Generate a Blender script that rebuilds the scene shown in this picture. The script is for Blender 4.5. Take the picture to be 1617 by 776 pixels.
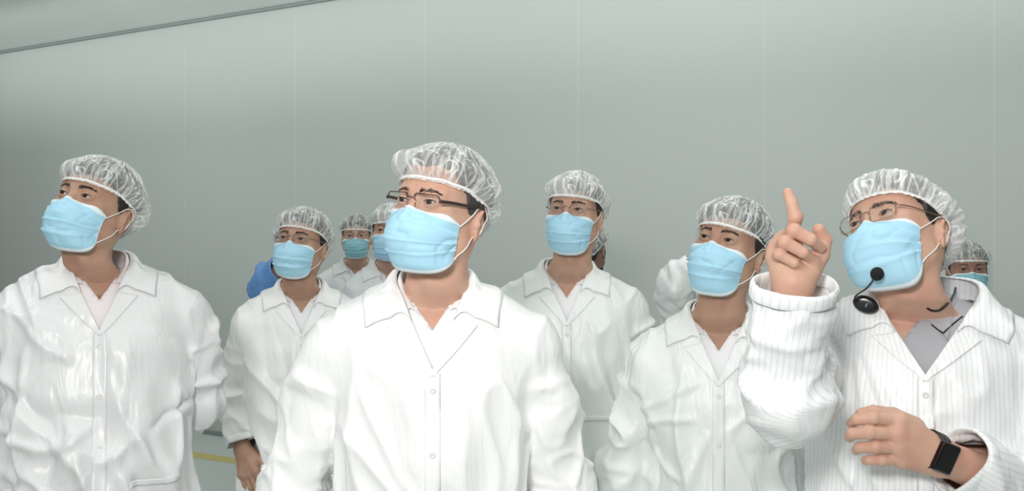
import bpy, math, random
import numpy as np
from mathutils import Vector, Matrix
from mathutils.bvhtree import BVHTree

for o in list(bpy.data.objects):
    bpy.data.objects.remove(o)
C = bpy.context.scene.collection

# ------------------------------------------------------------------ camera, world, lights, exposure
F = 1400.0                      # focal length in pixels of the 1617 x 776 frame
EYE = 1.5                       # camera height; the horizon lies on row 388
camd = bpy.data.cameras.new('camera')
camd.sensor_width = 36.0
camd.lens = 36.0 * F / 1617.0
camd.clip_start = 0.05
camo = bpy.data.objects.new('camera', camd)
camo.location = (0, 0, EYE)
camo.rotation_euler = (math.pi / 2, 0, 0)
C.objects.link(camo)
bpy.context.scene.camera = camo

vs = bpy.context.scene.view_settings
vs.view_transform = 'Standard'
vs.look = 'None'
vs.gamma = 1.0
vs.use_curve_mapping = False
vs.exposure = 0.0

world = bpy.data.worlds.new('world')
bpy.context.scene.world = world
world.use_nodes = True
world.node_tree.nodes['Background'].inputs[0].default_value = (0.92, 0.98, 0.96, 1)
world.node_tree.nodes['Background'].inputs[1].default_value = 0.20


def area(name, loc, target, sx, sy, power, color=(1, 1, 1), spread=180):
    l = bpy.data.lights.new(name, 'AREA')
    l.shape = 'RECTANGLE'
    l.size, l.size_y = sx, sy
    l.energy = power
    l.color = color
    l.spread = math.radians(spread)
    o = bpy.data.objects.new(name, l)
    o.location = loc
    d = Vector(target) - Vector(loc)
    o.rotation_euler = d.to_track_quat('-Z', 'Y').to_euler()
    C.objects.link(o)
    return o


# wall line (from the wall's base and ceiling lines): A -> B, receding to the left
WA = np.array([-4.78, 8.28]); WB = np.array([2.57, 4.46])
WD = (WB - WA) / np.linalg.norm(WB - WA)
WN = np.array([WD[1], -WD[0]])            # faces the room
if WN[1] > 0: WN = -WN
CEIL = 3.31
ROT_WALL = math.atan2(WD[1], WD[0])

def wash(name, dist, z, tz, power, spread):
    mid = WA * 0.35 + WB * 0.65 + WN * dist
    tgt = WA * 0.35 + WB * 0.65
    o = area(name, (mid[0], mid[1], z), (tgt[0], tgt[1], tz), 12.0, 0.06, power, (0.95, 1.0, 0.99), spread)
    return o

wash('added_wall_strip', 1.4, 2.85, 3.25, 11, 72)  # added unseen strip lamp, shapes the bright band high on the wall
wash('added_wall_strip', 2.4, 2.95, 3.5, 30, 150)  # second added strip, broader, lifts the wall and the ceiling edge
area('ceiling_area_light', (-2.0, 1.6, 3.2), (-2.0, 1.6, 0), 1.2, 2.4, 24, (1.0, 1.0, 0.99))
area('ceiling_area_light', (1.2, 1.2, 3.2), (1.2, 1.2, 0), 1.2, 2.4, 20, (1.0, 1.0, 0.99))
area('ceiling_area_light', (-3.6, 5.2, 3.2), (-3.6, 5.2, 0), 1.2, 1.2, 16, (1.0, 1.0, 0.99))  # fill lamp added out of view to brighten the left wall
area('ceiling_area_light', (0.3, 3.7, 3.2), (0.3, 3.7, 0), 1.2, 1.2, 10, (1.0, 1.0, 0.99))
area('camera_video_light', (-0.30, -0.25, 1.95), (-0.05, 2.0, 1.40), 0.35, 0.25, 34, (1.0, 0.975, 0.955))


# ------------------------------------------------------------------ numeric tools
def _hash(ix, iy, iz, seed):
    n = (ix * 374761393 + iy * 668265263 + iz * 2147483647 + seed * 144665) & 0xFFFFFFFF
    n = ((n ^ (n >> 13)) * 1274126177) & 0xFFFFFFFF
    n = n ^ (n >> 16)
    return (n & 0xFFFF) / 32767.5 - 1.0


def noise(P, seed=0):
    """smooth value noise in about -1..1"""
    P = np.asarray(P, float)
    I = np.floor(P).astype(np.int64)
    f = P - I
    u = f * f * f * (f * (f * 6 - 15) + 10)
    r = 0
    for dx in (0, 1):
        for dy in (0, 1):
            for dz in (0, 1):
                w = (u[:, 0] if dx else 1 - u[:, 0]) * (u[:, 1] if dy else 1 - u[:, 1]) * (u[:, 2] if dz else 1 - u[:, 2])
                r = r + w * _hash(I[:, 0] + dx, I[:, 1] + dy, I[:, 2] + dz, seed)
    return r


def sstep(a, b, x):
    t = np.clip((x - a) / (b - a), 0, 1)
    return t * t * (3 - 2 * t)


def smin(a, b, k):
    h = np.clip(0.5 + 0.5 * (b - a) / k, 0, 1)
    return b + (a - b) * h - k * h * (1 - h)


def smax(a, b, k):
    return -smin(-a, -b, k)


def ell(P, c, r, R=None):
    q = P - np.asarray(c, float)
    if R is not None:
        q = q @ R
    r = np.asarray(r, float)
    k0 = np.sqrt(((q / r) ** 2).sum(1))
    k1 = np.sqrt(((q / r ** 2) ** 2).sum(1)) + 1e-9
    return np.where(k0 < 1e-3, -r.min(), k0 * (k0 - 1) / k1)


def cone(P, a, b, ra, rb):
    a = np.asarray(a, float); b = np.asarray(b, float)
    ab = b - a
    t = np.clip(((P - a) @ ab) / (ab @ ab + 1e-12), 0, 1)
    d = np.linalg.norm(P - a - t[:, None] * ab, axis=1)
    return d - (ra + (rb - ra) * t)


def rotm(ax, deg):
    return np.array(Matrix.Rotation(math.radians(deg), 3, ax))


def surfnets(f, lo, hi, h, newton=1):
    lo = np.asarray(lo, float); hi = np.asarray(hi, float)
    cf = 4
    nb = np.ceil((hi - lo) / (h * cf)).astype(int)
    n = nb * cf
    ax = [lo[i] + (np.arange(nb[i]) * cf + (cf - 1) / 2) * h for i in range(3)]
    G = np.stack(np.meshgrid(*ax, indexing='ij'), -1).reshape(-1, 3)
    dc = f(G).reshape(nb)
    D = np.repeat(np.repeat(np.repeat(dc, cf, 0), cf, 1), cf, 2)
    mk = np.abs(D) < 7.5 * h
    idx = np.argwhere(mk)
    out = np.empty(len(idx))
    for s in range(0, len(idx), 400000):
        out[s:s + 400000] = f(lo + idx[s:s + 400000] * h)
    D[mk] = out
    S = D < 0
    c = [S[i:n[0] - 1 + i, j:n[1] - 1 + j, k:n[2] - 1 + k] for i in (0, 1) for j in (0, 1) for k in (0, 1)]
    cnt = sum(x.astype(np.int8) for x in c)
    act = (cnt > 0) & (cnt < 8)
    cells = np.argwhere(act)
    vid = -np.ones(act.shape, int)
    vid[act] = np.arange(len(cells))
    acc = np.zeros((len(cells), 3)); num = np.zeros(len(cells))
    corners = [np.array((i, j, k)) for i in (0, 1) for j in (0, 1) for k in (0, 1)]
    for a in range(8):
        for b in range(a + 1, 8):
            if np.abs(corners[a] - corners[b]).sum() != 1:
                continue
            pa = cells + corners[a]; pb = cells + corners[b]
            da = D[pa[:, 0], pa[:, 1], pa[:, 2]]; db = D[pb[:, 0], pb[:, 1], pb[:, 2]]
            m = (da < 0) != (db < 0)
            t = (da / (da - db + 1e-12))[:, None]
            acc[m] += (pa + (pb - pa) * t)[m]
            num[m] += 1
    V = lo + acc / num[:, None] * h
    quads = []
    for axis in range(3):
        sl0 = [slice(1, None)] * 3; sl1 = [slice(1, None)] * 3
        sl0[axis] = slice(0, -1); sl1[axis] = slice(1, None)
        a = S[tuple(sl0)]; b = S[tuple(sl1)]
        e = np.argwhere(a != b)
        base = e + 1; base[:, axis] -= 1
        fl = a[tuple(e.T)]
        o1 = (axis + 1) % 3; o2 = (axis + 2) % 3
        ok = np.all(base < np.array(vid.shape), axis=1)
        base = base[ok]; fl = fl[ok]
        q = []
        for (s1, s2) in ((0, 0), (-1, 0), (-1, -1), (0, -1)):
            p = base.copy(); p[:, o1] += s1; p[:, o2] += s2
            q.append(vid[p[:, 0], p[:, 1], p[:, 2]])
        q = np.stack(q, 1)
        q[fl] = q[fl]
        q[~fl] = q[~fl][:, ::-1]
        q = q[(q >= 0).all(1)]
        quads.append(q)
    Q = np.concatenate(quads)
    for _ in range(newton):
        g = grad(f, V, h * 0.5)
        d = f(V)
        V = V - g * np.clip(d, -h, h)[:, None] * 0.9
    return V, Q


def grad(f, P, e):
    g = np.stack([f(P + np.eye(3)[i] * e) - f(P - np.eye(3)[i] * e) for i in range(3)], 1)
    return g / (np.linalg.norm(g, axis=1)[:, None] + 1e-9)


def vnormals(V, Q):
    fn = np.cross(V[Q[:, 2]] - V[Q[:, 0]], V[Q[:, 3]] - V[Q[:, 1]]) if Q.shape[1] == 4 else np.cross(V[Q[:, 1]] - V[Q[:, 0]], V[Q[:, 2]] - V[Q[:, 0]])
    N = np.zeros_like(V)
    for i in range(Q.shape[1]):
        np.add.at(N, Q[:, i], fn)
    return N / (np.linalg.norm(N, axis=1)[:, None] + 1e-12)


def lap(V, Q, it=1, lam=0.5, mask=None):
    for _ in range(it):
        acc = np.zeros_like(V); n = np.zeros(len(V))
        for i in range(Q.shape[1]):
            a = Q[:, i]; b = Q[:, (i + 1) % Q.shape[1]]
            np.add.at(acc, a, V[b]); np.add.at(acc, b, V[a])
            np.add.at(n, a, 1); np.add.at(n, b, 1)
        t = V + (acc / np.maximum(n, 1)[:, None] - V) * lam
        V = t if mask is None else np.where(mask[:, None], t, V)
    return V


def drop(V, Q, keepv):
    """keep the faces whose corners are all kept"""
    Q = Q[keepv[Q].all(1)]
    used = np.zeros(len(V), bool); used[Q.ravel()] = True
    m = -np.ones(len(V), int); m[used] = np.arange(used.sum())
    return V[used], m[Q], used


class Geo:
    """several numpy pieces gathered into one mesh; a material index per piece"""
    def __init__(s): s.V = []; s.Q = []; s.M = []; s.n = 0; s.UV = []
    def add(s, V, Q, m=0, uv=None):
        V = np.asarray(V, float); Q = np.asarray(Q, int)
        if Q.shape[1] == 3: Q = np.concatenate([Q, Q[:, 2:3]], 1)
        s.V.append(V); s.Q.append(Q + s.n); s.M.append(np.full(len(Q), m)); s.n += len(V)
        s.UV.append(uv if uv is not None else np.zeros((len(V), 2)))
        return s


def mesh_from(name, V, Q, mi=None, uv=None, smooth=True):
    me = bpy.data.meshes.new(name)
    Q = np.asarray(Q)
    if Q.shape[1] == 4 and (Q[:, 3] == Q[:, 2]).any():
        faces = [tuple(q[:3]) if q[3] == q[2] else tuple(q) for q in Q.tolist()]
        me.from_pydata(np.asarray(V).tolist(), [], faces)
    else:
        k = Q.shape[1]
        me.vertices.add(len(V)); me.vertices.foreach_set('co', np.asarray(V, np.float32).ravel())
        me.loops.add(Q.size); me.loops.foreach_set('vertex_index', Q.astype(np.int32).ravel())
        me.polygons.add(len(Q))
        me.polygons.foreach_set('loop_start', np.arange(0, Q.size, k, dtype=np.int32))
        me.update(calc_edges=True)
    if mi is not None:
        me.polygons.foreach_set('material_index', np.asarray(mi, np.int32))
    if uv is not None:
        l = me.uv_layers.new(name='UVMap')
        vi = np.empty(len(me.loops), np.int32); me.loops.foreach_get('vertex_index', vi)
        l.data.foreach_set('uv', np.asarray(uv, np.float32)[vi].ravel())
    me.polygons.foreach_set('use_smooth', np.full(len(me.polygons), smooth))
    me.update()
    return me


def obj(name, V, Q, mats, parent=None, mi=None, uv=None, smooth=True):
    me = mesh_from(name, V, Q, mi, uv, smooth)
    for m in (mats if isinstance(mats, (list, tuple)) else [mats]):
        me.materials.append(m)
    o = bpy.data.objects.new(name, me)
    C.objects.link(o)
    if parent is not None:
        o.parent = parent
    return o


def gobj(name, g, mats, parent=None, smooth=True):
    return obj(name, np.concatenate(g.V), np.concatenate(g.Q), mats, parent, np.concatenate(g.M), np.concatenate(g.UV), smooth)


def gridq(nu, nv, wrap=False):
    """faces of a grid stored row by row: nu rows of nv points"""
    i, j = np.meshgrid(np.arange(nu - 1), np.arange(nv if wrap else nv - 1), indexing='ij')
    i = i.ravel(); j = j.ravel(); j2 = (j + 1) % nv
    return np.stack([i * nv + j, i * nv + j2, (i + 1) * nv + j2, (i + 1) * nv + j], 1)


def spline(pts, n):
    """Catmull-Rom through pts"""
    P = np.asarray(pts, float)
    P = np.concatenate([[2 * P[0] - P[1]], P, [2 * P[-1] - P[-2]]])
    out = []
    m = len(P) - 3
    for t in np.linspace(0, m, n):
        i = min(int(t), m - 1); u = t - i
        a, b, c, d = P[i:i + 4]
        out.append(0.5 * (2 * b + (c - a) * u + (2 * a - 5 * b + 4 * c - d) * u * u + (3 * b - a - 3 * c + d) * u ** 3))
    return np.array(out)


def tube(path, r, k=8, closed=False, sq=1.0):
    P = np.asarray(path, float); n = len(P)
    r = np.broadcast_to(np.asarray(r, float), (n,))
    if closed: T = np.roll(P, -1, 0) - np.roll(P, 1, 0)
    else: T = np.gradient(P, axis=0)
    T /= np.linalg.norm(T, axis=1)[:, None] + 1e-12
    up = np.array([0, 0, 1.0]) if abs(T[0][2]) < 0.9 else np.array([1.0, 0, 0])
    A = []
    a = np.cross(T[0], up); a /= np.linalg.norm(a)
    for t in T:
        a = a - t * (a @ t); a /= np.linalg.norm(a) + 1e-12
        A.append(a)
    A = np.array(A); B = np.cross(T, A)
    th = np.arange(k) / k * 2 * math.pi
    V = P[:, None] + r[:, None, None] * (np.cos(th)[None, :, None] * A[:, None] + sq * np.sin(th)[None, :, None] * B[:, None])
    Q = gridq(n, k, True)
    if closed:
        j = np.arange(k)
        Q = np.concatenate([Q, np.stack([(n - 1) * k + j, (n - 1) * k + (j + 1) % k, (j + 1) % k, j], 1)])
        return V.reshape(-1, 3), Q
    V = np.concatenate([V.reshape(-1, 3), P[:1], P[-1:]])
    j = np.arange(k)
    c0 = np.full(k, n * k); c1 = c0 + 1
    Q = np.concatenate([Q, np.stack([(j + 1) % k, j, c0, c0], 1), np.stack([(n - 1) * k + j, (n - 1) * k + (j + 1) % k, c1, c1], 1)])
    return V, Q


def thick(V, Q, d, N=None):
    """close a sheet into a thin solid by an inner copy at distance d (negative side of the normals)"""
    if N is None: N = vnormals(V, Q)
    n = len(V)
    V2 = V - N * d
    e = {}
    for q in Q.tolist():
        for i in range(4):
            a, b = q[i], q[(i + 1) % 4]
            if a == b: continue
            if (b, a) in e: del e[(b, a)]
            else: e[(a, b)] = 1
    S = np.array([[b, a, a + n, b + n] for a, b in e]) if e else np.zeros((0, 4), int)
    return np.concatenate([V, V2]), np.concatenate([Q, Q[:, ::-1] + n, S])


def box(lo, hi, bev=0.0):
    lo = np.array(lo, float); hi = np.array(hi, float)
    V = np.array([[(lo, hi)[i][0], (lo, hi)[j][1], (lo, hi)[k][2]] for i in (0, 1) for j in (0, 1) for k in (0, 1)])
    Q = np.array([[0, 1, 3, 2], [4, 6, 7, 5], [0, 4, 5, 1], [2, 3, 7, 6], [0, 2, 6, 4], [1, 5, 7, 3]])
    return V, Q


# ------------------------------------------------------------------ materials
def newmat(name):
    m = bpy.data.materials.new(name); m.use_nodes = True
    return m, m.node_tree, m.node_tree.nodes['Principled BSDF']


def mat(name, col, rough=0.5, metal=0.0, spec=0.5, bump=None, var=None, alpha=1.0, sheen=0.0):
    m, nt, b = newmat(name)
    b.inputs['Base Color'].default_value = (*col, 1)
    b.inputs['Roughness'].default_value = rough
    b.inputs['Metallic'].default_value = metal
    b.inputs['Specular IOR Level'].default_value = spec
    b.inputs['Alpha'].default_value = alpha
    b.inputs['Sheen Weight'].default_value = sheen
    tc = nt.nodes.new('ShaderNodeTexCoord')
    if var:
        n = nt.nodes.new('ShaderNodeTexNoise'); n.inputs['Scale'].default_value = var[0]; n.inputs['Detail'].default_value = 4
        nt.links.new(tc.outputs['Object'], n.inputs['Vector'])
        r = nt.nodes.new('ShaderNodeMix'); r.data_type = 'RGBA'
        r.inputs['A'].default_value = (*col, 1); r.inputs['B'].default_value = (*var[1], 1)
        mr = nt.nodes.new('ShaderNodeMapRange'); mr.inputs['From Min'].default_value = 0.35; mr.inputs['From Max'].default_value = 0.65
        nt.links.new(n.outputs['Fac'], mr.inputs['Value']); nt.links.new(mr.outputs['Result'], r.inputs['Factor'])
        nt.links.new(r.outputs['Result'], b.inputs['Base Color'])
    if bump:
        n = nt.nodes.new('ShaderNodeTexNoise'); n.inputs['Scale'].default_value = bump[0]; n.inputs['Detail'].default_value = 3
        nt.links.new(tc.outputs['Object'], n.inputs['Vector'])
        bp = nt.nodes.new('ShaderNodeBump'); bp.inputs['Strength'].default_value = bump[1]; bp.inputs['Distance'].default_value = bump[2]
        nt.links.new(n.outputs['Fac'], bp.inputs['Height']); nt.links.new(bp.outputs['Normal'], b.inputs['Normal'])
    return m


def skin_mat(name, col, red):
    m = mat(name, col, 0.5, 0, 0.35, bump=(260, 0.12, 0.0006), var=(22, red))
    b = m.node_tree.nodes['Principled BSDF']
    b.inputs['Subsurface Weight'].default_value = 0.12
    b.inputs['Subsurface Radius'].default_value = (0.012, 0.005, 0.003)
    b.inputs['Subsurface Scale'].default_value = 1.0
    return m


def coat_mat(name, col, rough, stripe, stripe_amt, spec=0.5, bump=0.25, sheen=0.0, period=0.0075):
    """thin woven polyester with a fine vertical conductive stripe; the stripe coordinate sits in the UV map (metres)"""
    m, nt, b = newmat(name)
    b.inputs['Roughness'].default_value = rough
    b.inputs['Specular IOR Level'].default_value = spec
    b.inputs['Sheen Weight'].default_value = sheen
    uv = nt.nodes.new('ShaderNodeUVMap')
    sp = nt.nodes.new('ShaderNodeSeparateXYZ'); nt.links.new(uv.outputs[0], sp.inputs[0])
    def mth(op, a, bb=None):
        n = nt.nodes.new('ShaderNodeMath'); n.operation = op
        for i, v in enumerate((a, bb)):
            if v is None: continue
            if isinstance(v, (int, float)): n.inputs[i].default_value = v
            else: nt.links.new(v, n.inputs[i])
        return n.outputs[0]
    w = mth('ABSOLUTE', mth('SUBTRACT', mth('FRACT', mth('DIVIDE', sp.outputs[0], period)), 0.5))
    line = nt.nodes.new('ShaderNodeMapRange'); line.inputs['From Min'].default_value = 0.32; line.inputs['From Max'].default_value = 0.46
    nt.links.new(w, line.inputs['Value'])
    f = mth('MULTIPLY', line.outputs['Result'], stripe_amt)
    mx = nt.nodes.new('ShaderNodeMix'); mx.data_type = 'RGBA'
    mx.inputs['A'].default_value = (*col, 1); mx.inputs['B'].default_value = (*stripe, 1)
    nt.links.new(f, mx.inputs['Factor']); nt.links.new(mx.outputs['Result'], b.inputs['Base Color'])
    mp = nt.nodes.new('ShaderNodeMapping'); mp.inputs['Scale'].default_value = (15, 13, 5)
    tcc = nt.nodes.new('ShaderNodeTexCoord'); nt.links.new(tcc.outputs['Object'], mp.inputs[0])
    n = nt.nodes.new('ShaderNodeTexNoise'); n.inputs['Scale'].default_value = 1.0; n.inputs['Detail'].default_value = 3.0; n.inputs['Distortion'].default_value = 0.8
    nt.links.new(mp.outputs[0], n.inputs['Vector'])
    bp = nt.nodes.new('ShaderNodeBump'); bp.inputs['Strength'].default_value = bump; bp.inputs['Distance'].default_value = 0.02
    nt.links.new(n.outputs['Fac'], bp.inputs['Height']); nt.links.new(bp.outputs['Normal'], b.inputs['Normal'])
    return m


def net_mat(name, base, streak):
    """nonwoven mob-cap net: see-through between crinkled white fibres (UV: around, towards crown)"""
    m, nt, b = newmat(name)
    b.inputs['Base Color'].default_value = (0.93, 0.94, 0.93, 1)
    b.inputs['Roughness'].default_value = 0.6
    b.inputs['Specular IOR Level'].default_value = 0.3
    uv = nt.nodes.new('ShaderNodeUVMap')
    def noi(sx, sy, sc, det, dist):
        mp = nt.nodes.new('ShaderNodeMapping'); mp.inputs['Scale'].default_value = (sx, sy, 1)
        nt.links.new(uv.outputs[0], mp.inputs[0])
        n = nt.nodes.new('ShaderNodeTexNoise'); n.inputs['Scale'].default_value = sc
        n.inputs['Detail'].default_value = det; n.inputs['Distortion'].default_value = dist
        nt.links.new(mp.outputs[0], n.inputs['Vector'])
        return n.outputs['Fac']
    def ridge(fac, lo, hi, amt):
        a = nt.nodes.new('ShaderNodeMath'); a.operation = 'SUBTRACT'; nt.links.new(fac, a.inputs[0]); a.inputs[1].default_value = 0.5
        c = nt.nodes.new('ShaderNodeMath'); c.operation = 'ABSOLUTE'; nt.links.new(a.outputs[0], c.inputs[0])
        r = nt.nodes.new('ShaderNodeMapRange'); r.inputs['From Min'].default_value = lo; r.inputs['From Max'].default_value = hi
        r.inputs['To Min'].default_value = amt; r.inputs['To Max'].default_value = 0
        nt.links.new(c.outputs[0], r.inputs['Value'])
        return r.outputs['Result']
    def add(x, y):
        a = nt.nodes.new('ShaderNodeMath'); a.operation = 'ADD'; a.use_clamp = True
        nt.links.new(x, a.inputs[0])
        if isinstance(y, float): a.inputs[1].default_value = y
        else: nt.links.new(y, a.inputs[1])
        return a.outputs[0]
    r1 = ridge(noi(20, 1.6, 1.0, 1.5, 0.7), 0.0, 0.075, streak * 0.75)   # long radiating creases
    r2 = ridge(noi(7, 3.0, 1.0, 1, 1.2), 0.0, 0.030, streak)            # a few sharp folds
    r3 = ridge(noi(38, 9, 1.0, 2, 0.8), 0.0, 0.10, streak * 0.30)       # fine crinkle
    lowf = nt.nodes.new('ShaderNodeMapRange'); lowf.inputs['From Min'].default_value = 0.3; lowf.inputs['From Max'].default_value = 0.7
    lowf.inputs['To Min'].default_value = base * 0.62; lowf.inputs['To Max'].default_value = base * 1.35
    nt.links.new(noi(3.5, 2.5, 1.0, 1, 0.4), lowf.inputs['Value'])
    a = add(add(add(r1, r2), r3), lowf.outputs['Result'])
    nt.links.new(a, b.inputs['Alpha'])
    return m


def wall_mat(name, col, seam, origin, direction, pitch, off):
    m, nt, b = newmat(name)
    b.inputs['Roughness'].default_value = 0.62
    b.inputs['Specular IOR Level'].default_value = 0.25
    tc = nt.nodes.new('ShaderNodeTexCoord')
    sp = nt.nodes.new('ShaderNodeSeparateXYZ'); nt.links.new(tc.outputs['Object'], sp.inputs[0])
    def mth(op, a, bb=None):
        n = nt.nodes.new('ShaderNodeMath'); n.operation = op
        for i, v in enumerate((a, bb)):
            if v is None: continue
            if isinstance(v, (int, float)): n.inputs[i].default_value = v
            else: nt.links.new(v, n.inputs[i])
        return n.outputs[0]
    w = mth('ABSOLUTE', mth('SUBTRACT', mth('FRACT', mth('DIVIDE', mth('SUBTRACT', sp.outputs[0], off), pitch)), 0.5))
    line = nt.nodes.new('ShaderNodeMapRange'); line.inputs['From Min'].default_value = 0.5 - 0.006 / pitch; line.inputs['From Max'].default_value = 0.5 - 0.002 / pitch
    nt.links.new(w, line.inputs['Value'])
    n = nt.nodes.new('ShaderNodeTexNoise'); n.inputs['Scale'].default_value = 0.9; n.inputs['Detail'].default_value = 3
    nt.links.new(tc.outputs['Object'], n.inputs['Vector'])
    m1 = nt.nodes.new('ShaderNodeMix'); m1.data_type = 'RGBA'
    m1.inputs['A'].default_value = (*[c * 0.97 for c in col], 1); m1.inputs['B'].default_value = (*[c * 1.03 for c in col], 1)
    nt.links.new(n.outputs['Fac'], m1.inputs['Factor'])
    m2 = nt.nodes.new('ShaderNodeMix'); m2.data_type = 'RGBA'; m2.inputs['B'].default_value = (*seam, 1)
    nt.links.new(m1.outputs['Result'], m2.inputs['A']); nt.links.new(mth('MULTIPLY', line.outputs['Result'], 0.26), m2.inputs['Factor'])
    nt.links.new(m2.outputs['Result'], b.inputs['Base Color'])
    return m

# ------------------------------------------------------------------ head (frame: origin between the ear holes, face to -Y)
def head_sdf(P):
    X = P.copy(); sx = np.sign(X[:, 0]); X[:, 0] = np.abs(X[:, 0])
    d = ell(X, (0, 0.006, 0.043), (0.077, 0.096, 0.091))
    d = smin(d, ell(X, (0, -0.030, 0.058), (0.064, 0.060, 0.058)), 0.02)
    d = smin(d, ell(X, (0, -0.034, -0.012), (0.062, 0.056, 0.080)), 0.03)
    d = smin(d, ell(X, (0.045, -0.012, -0.030), (0.024, 0.042, 0.045)), 0.03)
    d = smin(d, cone(X, (0.056, -0.012, -0.052), (0.016, -0.070, -0.088), 0.016, 0.017), 0.026)
    d = smin(d, ell(X, (0, -0.076, -0.084), (0.022, 0.017, 0.016)), 0.015)
    d = smin(d, ell(X, (0.046, -0.058, -0.008), (0.021, 0.021, 0.016)), 0.018)        # cheekbone
    d = smin(d, cone(X, (0.008, -0.087, 0.034), (0.046, -0.071, 0.036), 0.007, 0.007), 0.012)   # brow ridge
    d = smax(d, -ell(X, (0.033, -0.098, 0.016), (0.019, 0.015, 0.012)), 0.014)         # socket
    # nose
    d = smin(d, cone(X, (0, -0.086, 0.022), (0, -0.107, -0.018), 0.0065, 0.0085), 0.012)
    d = smin(d, ell(X, (0, -0.108, -0.023), (0.011, 0.011, 0.009)), 0.006)
    d = smin(d, ell(X, (0.013, -0.098, -0.026), (0.008, 0.010, 0.007)), 0.005)
    # lips
    d = smin(d, ell(X, (0, -0.090, -0.050), (0.022, 0.009, 0.006)), 0.008)
    d = smin(d, ell(X, (0, -0.088, -0.061), (0.019, 0.009, 0.006)), 0.008)
    # lids around the eyeball
    e = np.array((0.032, -0.0775, 0.018))
    lid = ell(X, e, (0.0165, 0.0142, 0.0135))
    d = smin(d, lid, 0.005)
    q = X - e
    # slit: upper lid line higher towards the nose
    zc = -0.0008 + 0.06 * (q[:, 0])
    sl = ell(np.stack([q[:, 0], q[:, 1] + 0.012, q[:, 2] - zc], 1), (0, 0, 0), (0.0142, 0.0130, 0.0040))
    d = smax(d, -sl, 0.0012)
    # fold above the lid
    d = smax(d, -(np.abs(np.sqrt(q[:, 0] ** 2 + (q[:, 2] + 0.008) ** 2) - 0.0165) - 0.0004 + 50 * np.maximum(0, np.abs(q[:, 0]) - 0.014) + 50 * np.maximum(0, 0.002 - q[:, 2])), 0.0010)
    # temple hollow
    d = smax(d, -ell(X, (0.088, -0.045, 0.035), (0.014, 0.03, 0.028)), 0.02)
    # neck, throat, sternomastoid, upper chest and shoulders
    d = smin(d, cone(X, (0, 0.012, -0.02), (0, 0.036, -0.18), 0.052, 0.060), 0.022)
    d = smin(d, cone(X, (0.058, 0.022, -0.022), (0.018, -0.008, -0.195), 0.012, 0.013), 0.02)
    d = smin(d, ell(X, (0, -0.022, -0.118), (0.012, 0.012, 0.016)), 0.014)
    d = smin(d, cone(X, (0.03, 0.045, -0.17), (0.16, 0.05, -0.235), 0.045, 0.05), 0.035)
    d = smin(d, ell(X, (0, 0.045, -0.33), (0.165, 0.105, 0.135)), 0.03)
    d = smin(d, cone(X, (0.012, -0.022, -0.204), (0.15, 0.01, -0.205), 0.006, 0.006), 0.03)     # collarbone
    # ear
    R = rotm('Z', 24) @ rotm('X', -8)
    ec = np.array((0.078, 0.012, 0.000))
    qe = (X - ec) @ R
    # plate
    ear = ell(qe, (0.002, 0.006, 0.004), (0.0035, 0.017, 0.028))
    ear = smax(ear, -ell(qe, (0.007, 0.003, 0.001), (0.007, 0.009, 0.013)), 0.003)
    ear = smin(ear, ell(qe, (0.001, -0.002, -0.026), (0.004, 0.008, 0.010)), 0.004)
    hx = [(0.002, -0.004, 0.010), (0.004, -0.006, 0.022), (0.006, 0.004, 0.032), (0.007, 0.017, 0.030), (0.007, 0.024, 0.016), (0.006, 0.021, -0.002), (0.004, 0.012, -0.017), (0.003, 0.003, -0.028)]
    for i in range(len(hx) - 1):
        ear = smin(ear, cone(qe, hx[i], hx[i + 1], 0.0034, 0.0034), 0.002)
    ear = smin(ear, cone(qe, (0.004, 0.012, 0.020), (0.005, 0.013, -0.008), 0.003, 0.003), 0.003)
    ear = smin(ear, ell(qe, (0.002, -0.007, -0.003), (0.005, 0.0035, 0.006)), 0.003)
    d = smin(d, ear, 0.005)
    d = smin(d, ell(X, (0.072, 0.008, 0.0), (0.010, 0.012, 0.022)), 0.006)
    return d


def base_head(h):
    V, Q = surfnets(head_sdf, (-0.26, -0.14, -0.47), (0.26, 0.17, 0.15), h, newton=2)
    keep = V[:, 2] > -0.36
    V, Q, _ = drop(V, Q, keep)
    return V, Q


# the lower, coarser neck-and-chest part costs little at this size
HEAD_HI = base_head(0.0021)
HEAD_LO = base_head(0.0042)


def head_ray(O, D, off=0.003, it=40, start=0.2, f=head_sdf):
    """march from outside inward along D (unit) until head_sdf = off"""
    r = np.full(len(D), start)
    for _ in range(it):
        r = r - (f(O + D * r[:, None]) - off) * 0.8
        r = np.maximum(r, 0.01)
    return r


def skull_sdf(P):
    """the head without ears, eyes and neck: what hair, cap and band rest on"""
    X = P.copy(); X[:, 0] = np.abs(X[:, 0])
    d = ell(X, (0, 0.006, 0.043), (0.077, 0.096, 0.091))
    d = smin(d, ell(X, (0, -0.030, 0.058), (0.064, 0.060, 0.058)), 0.02)
    d = smin(d, ell(X, (0, -0.034, -0.012), (0.062, 0.056, 0.080)), 0.03)
    d = smin(d, ell(X, (0.045, -0.012, -0.030), (0.024, 0.042, 0.045)), 0.03)
    d = smin(d, cone(X, (0.056, -0.012, -0.052), (0.016, -0.070, -0.088), 0.016, 0.017), 0.026)
    d = smin(d, cone(X, (0, 0.02, -0.02), (0, 0.036, -0.18), 0.055, 0.058), 0.02)
    return d


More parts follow.
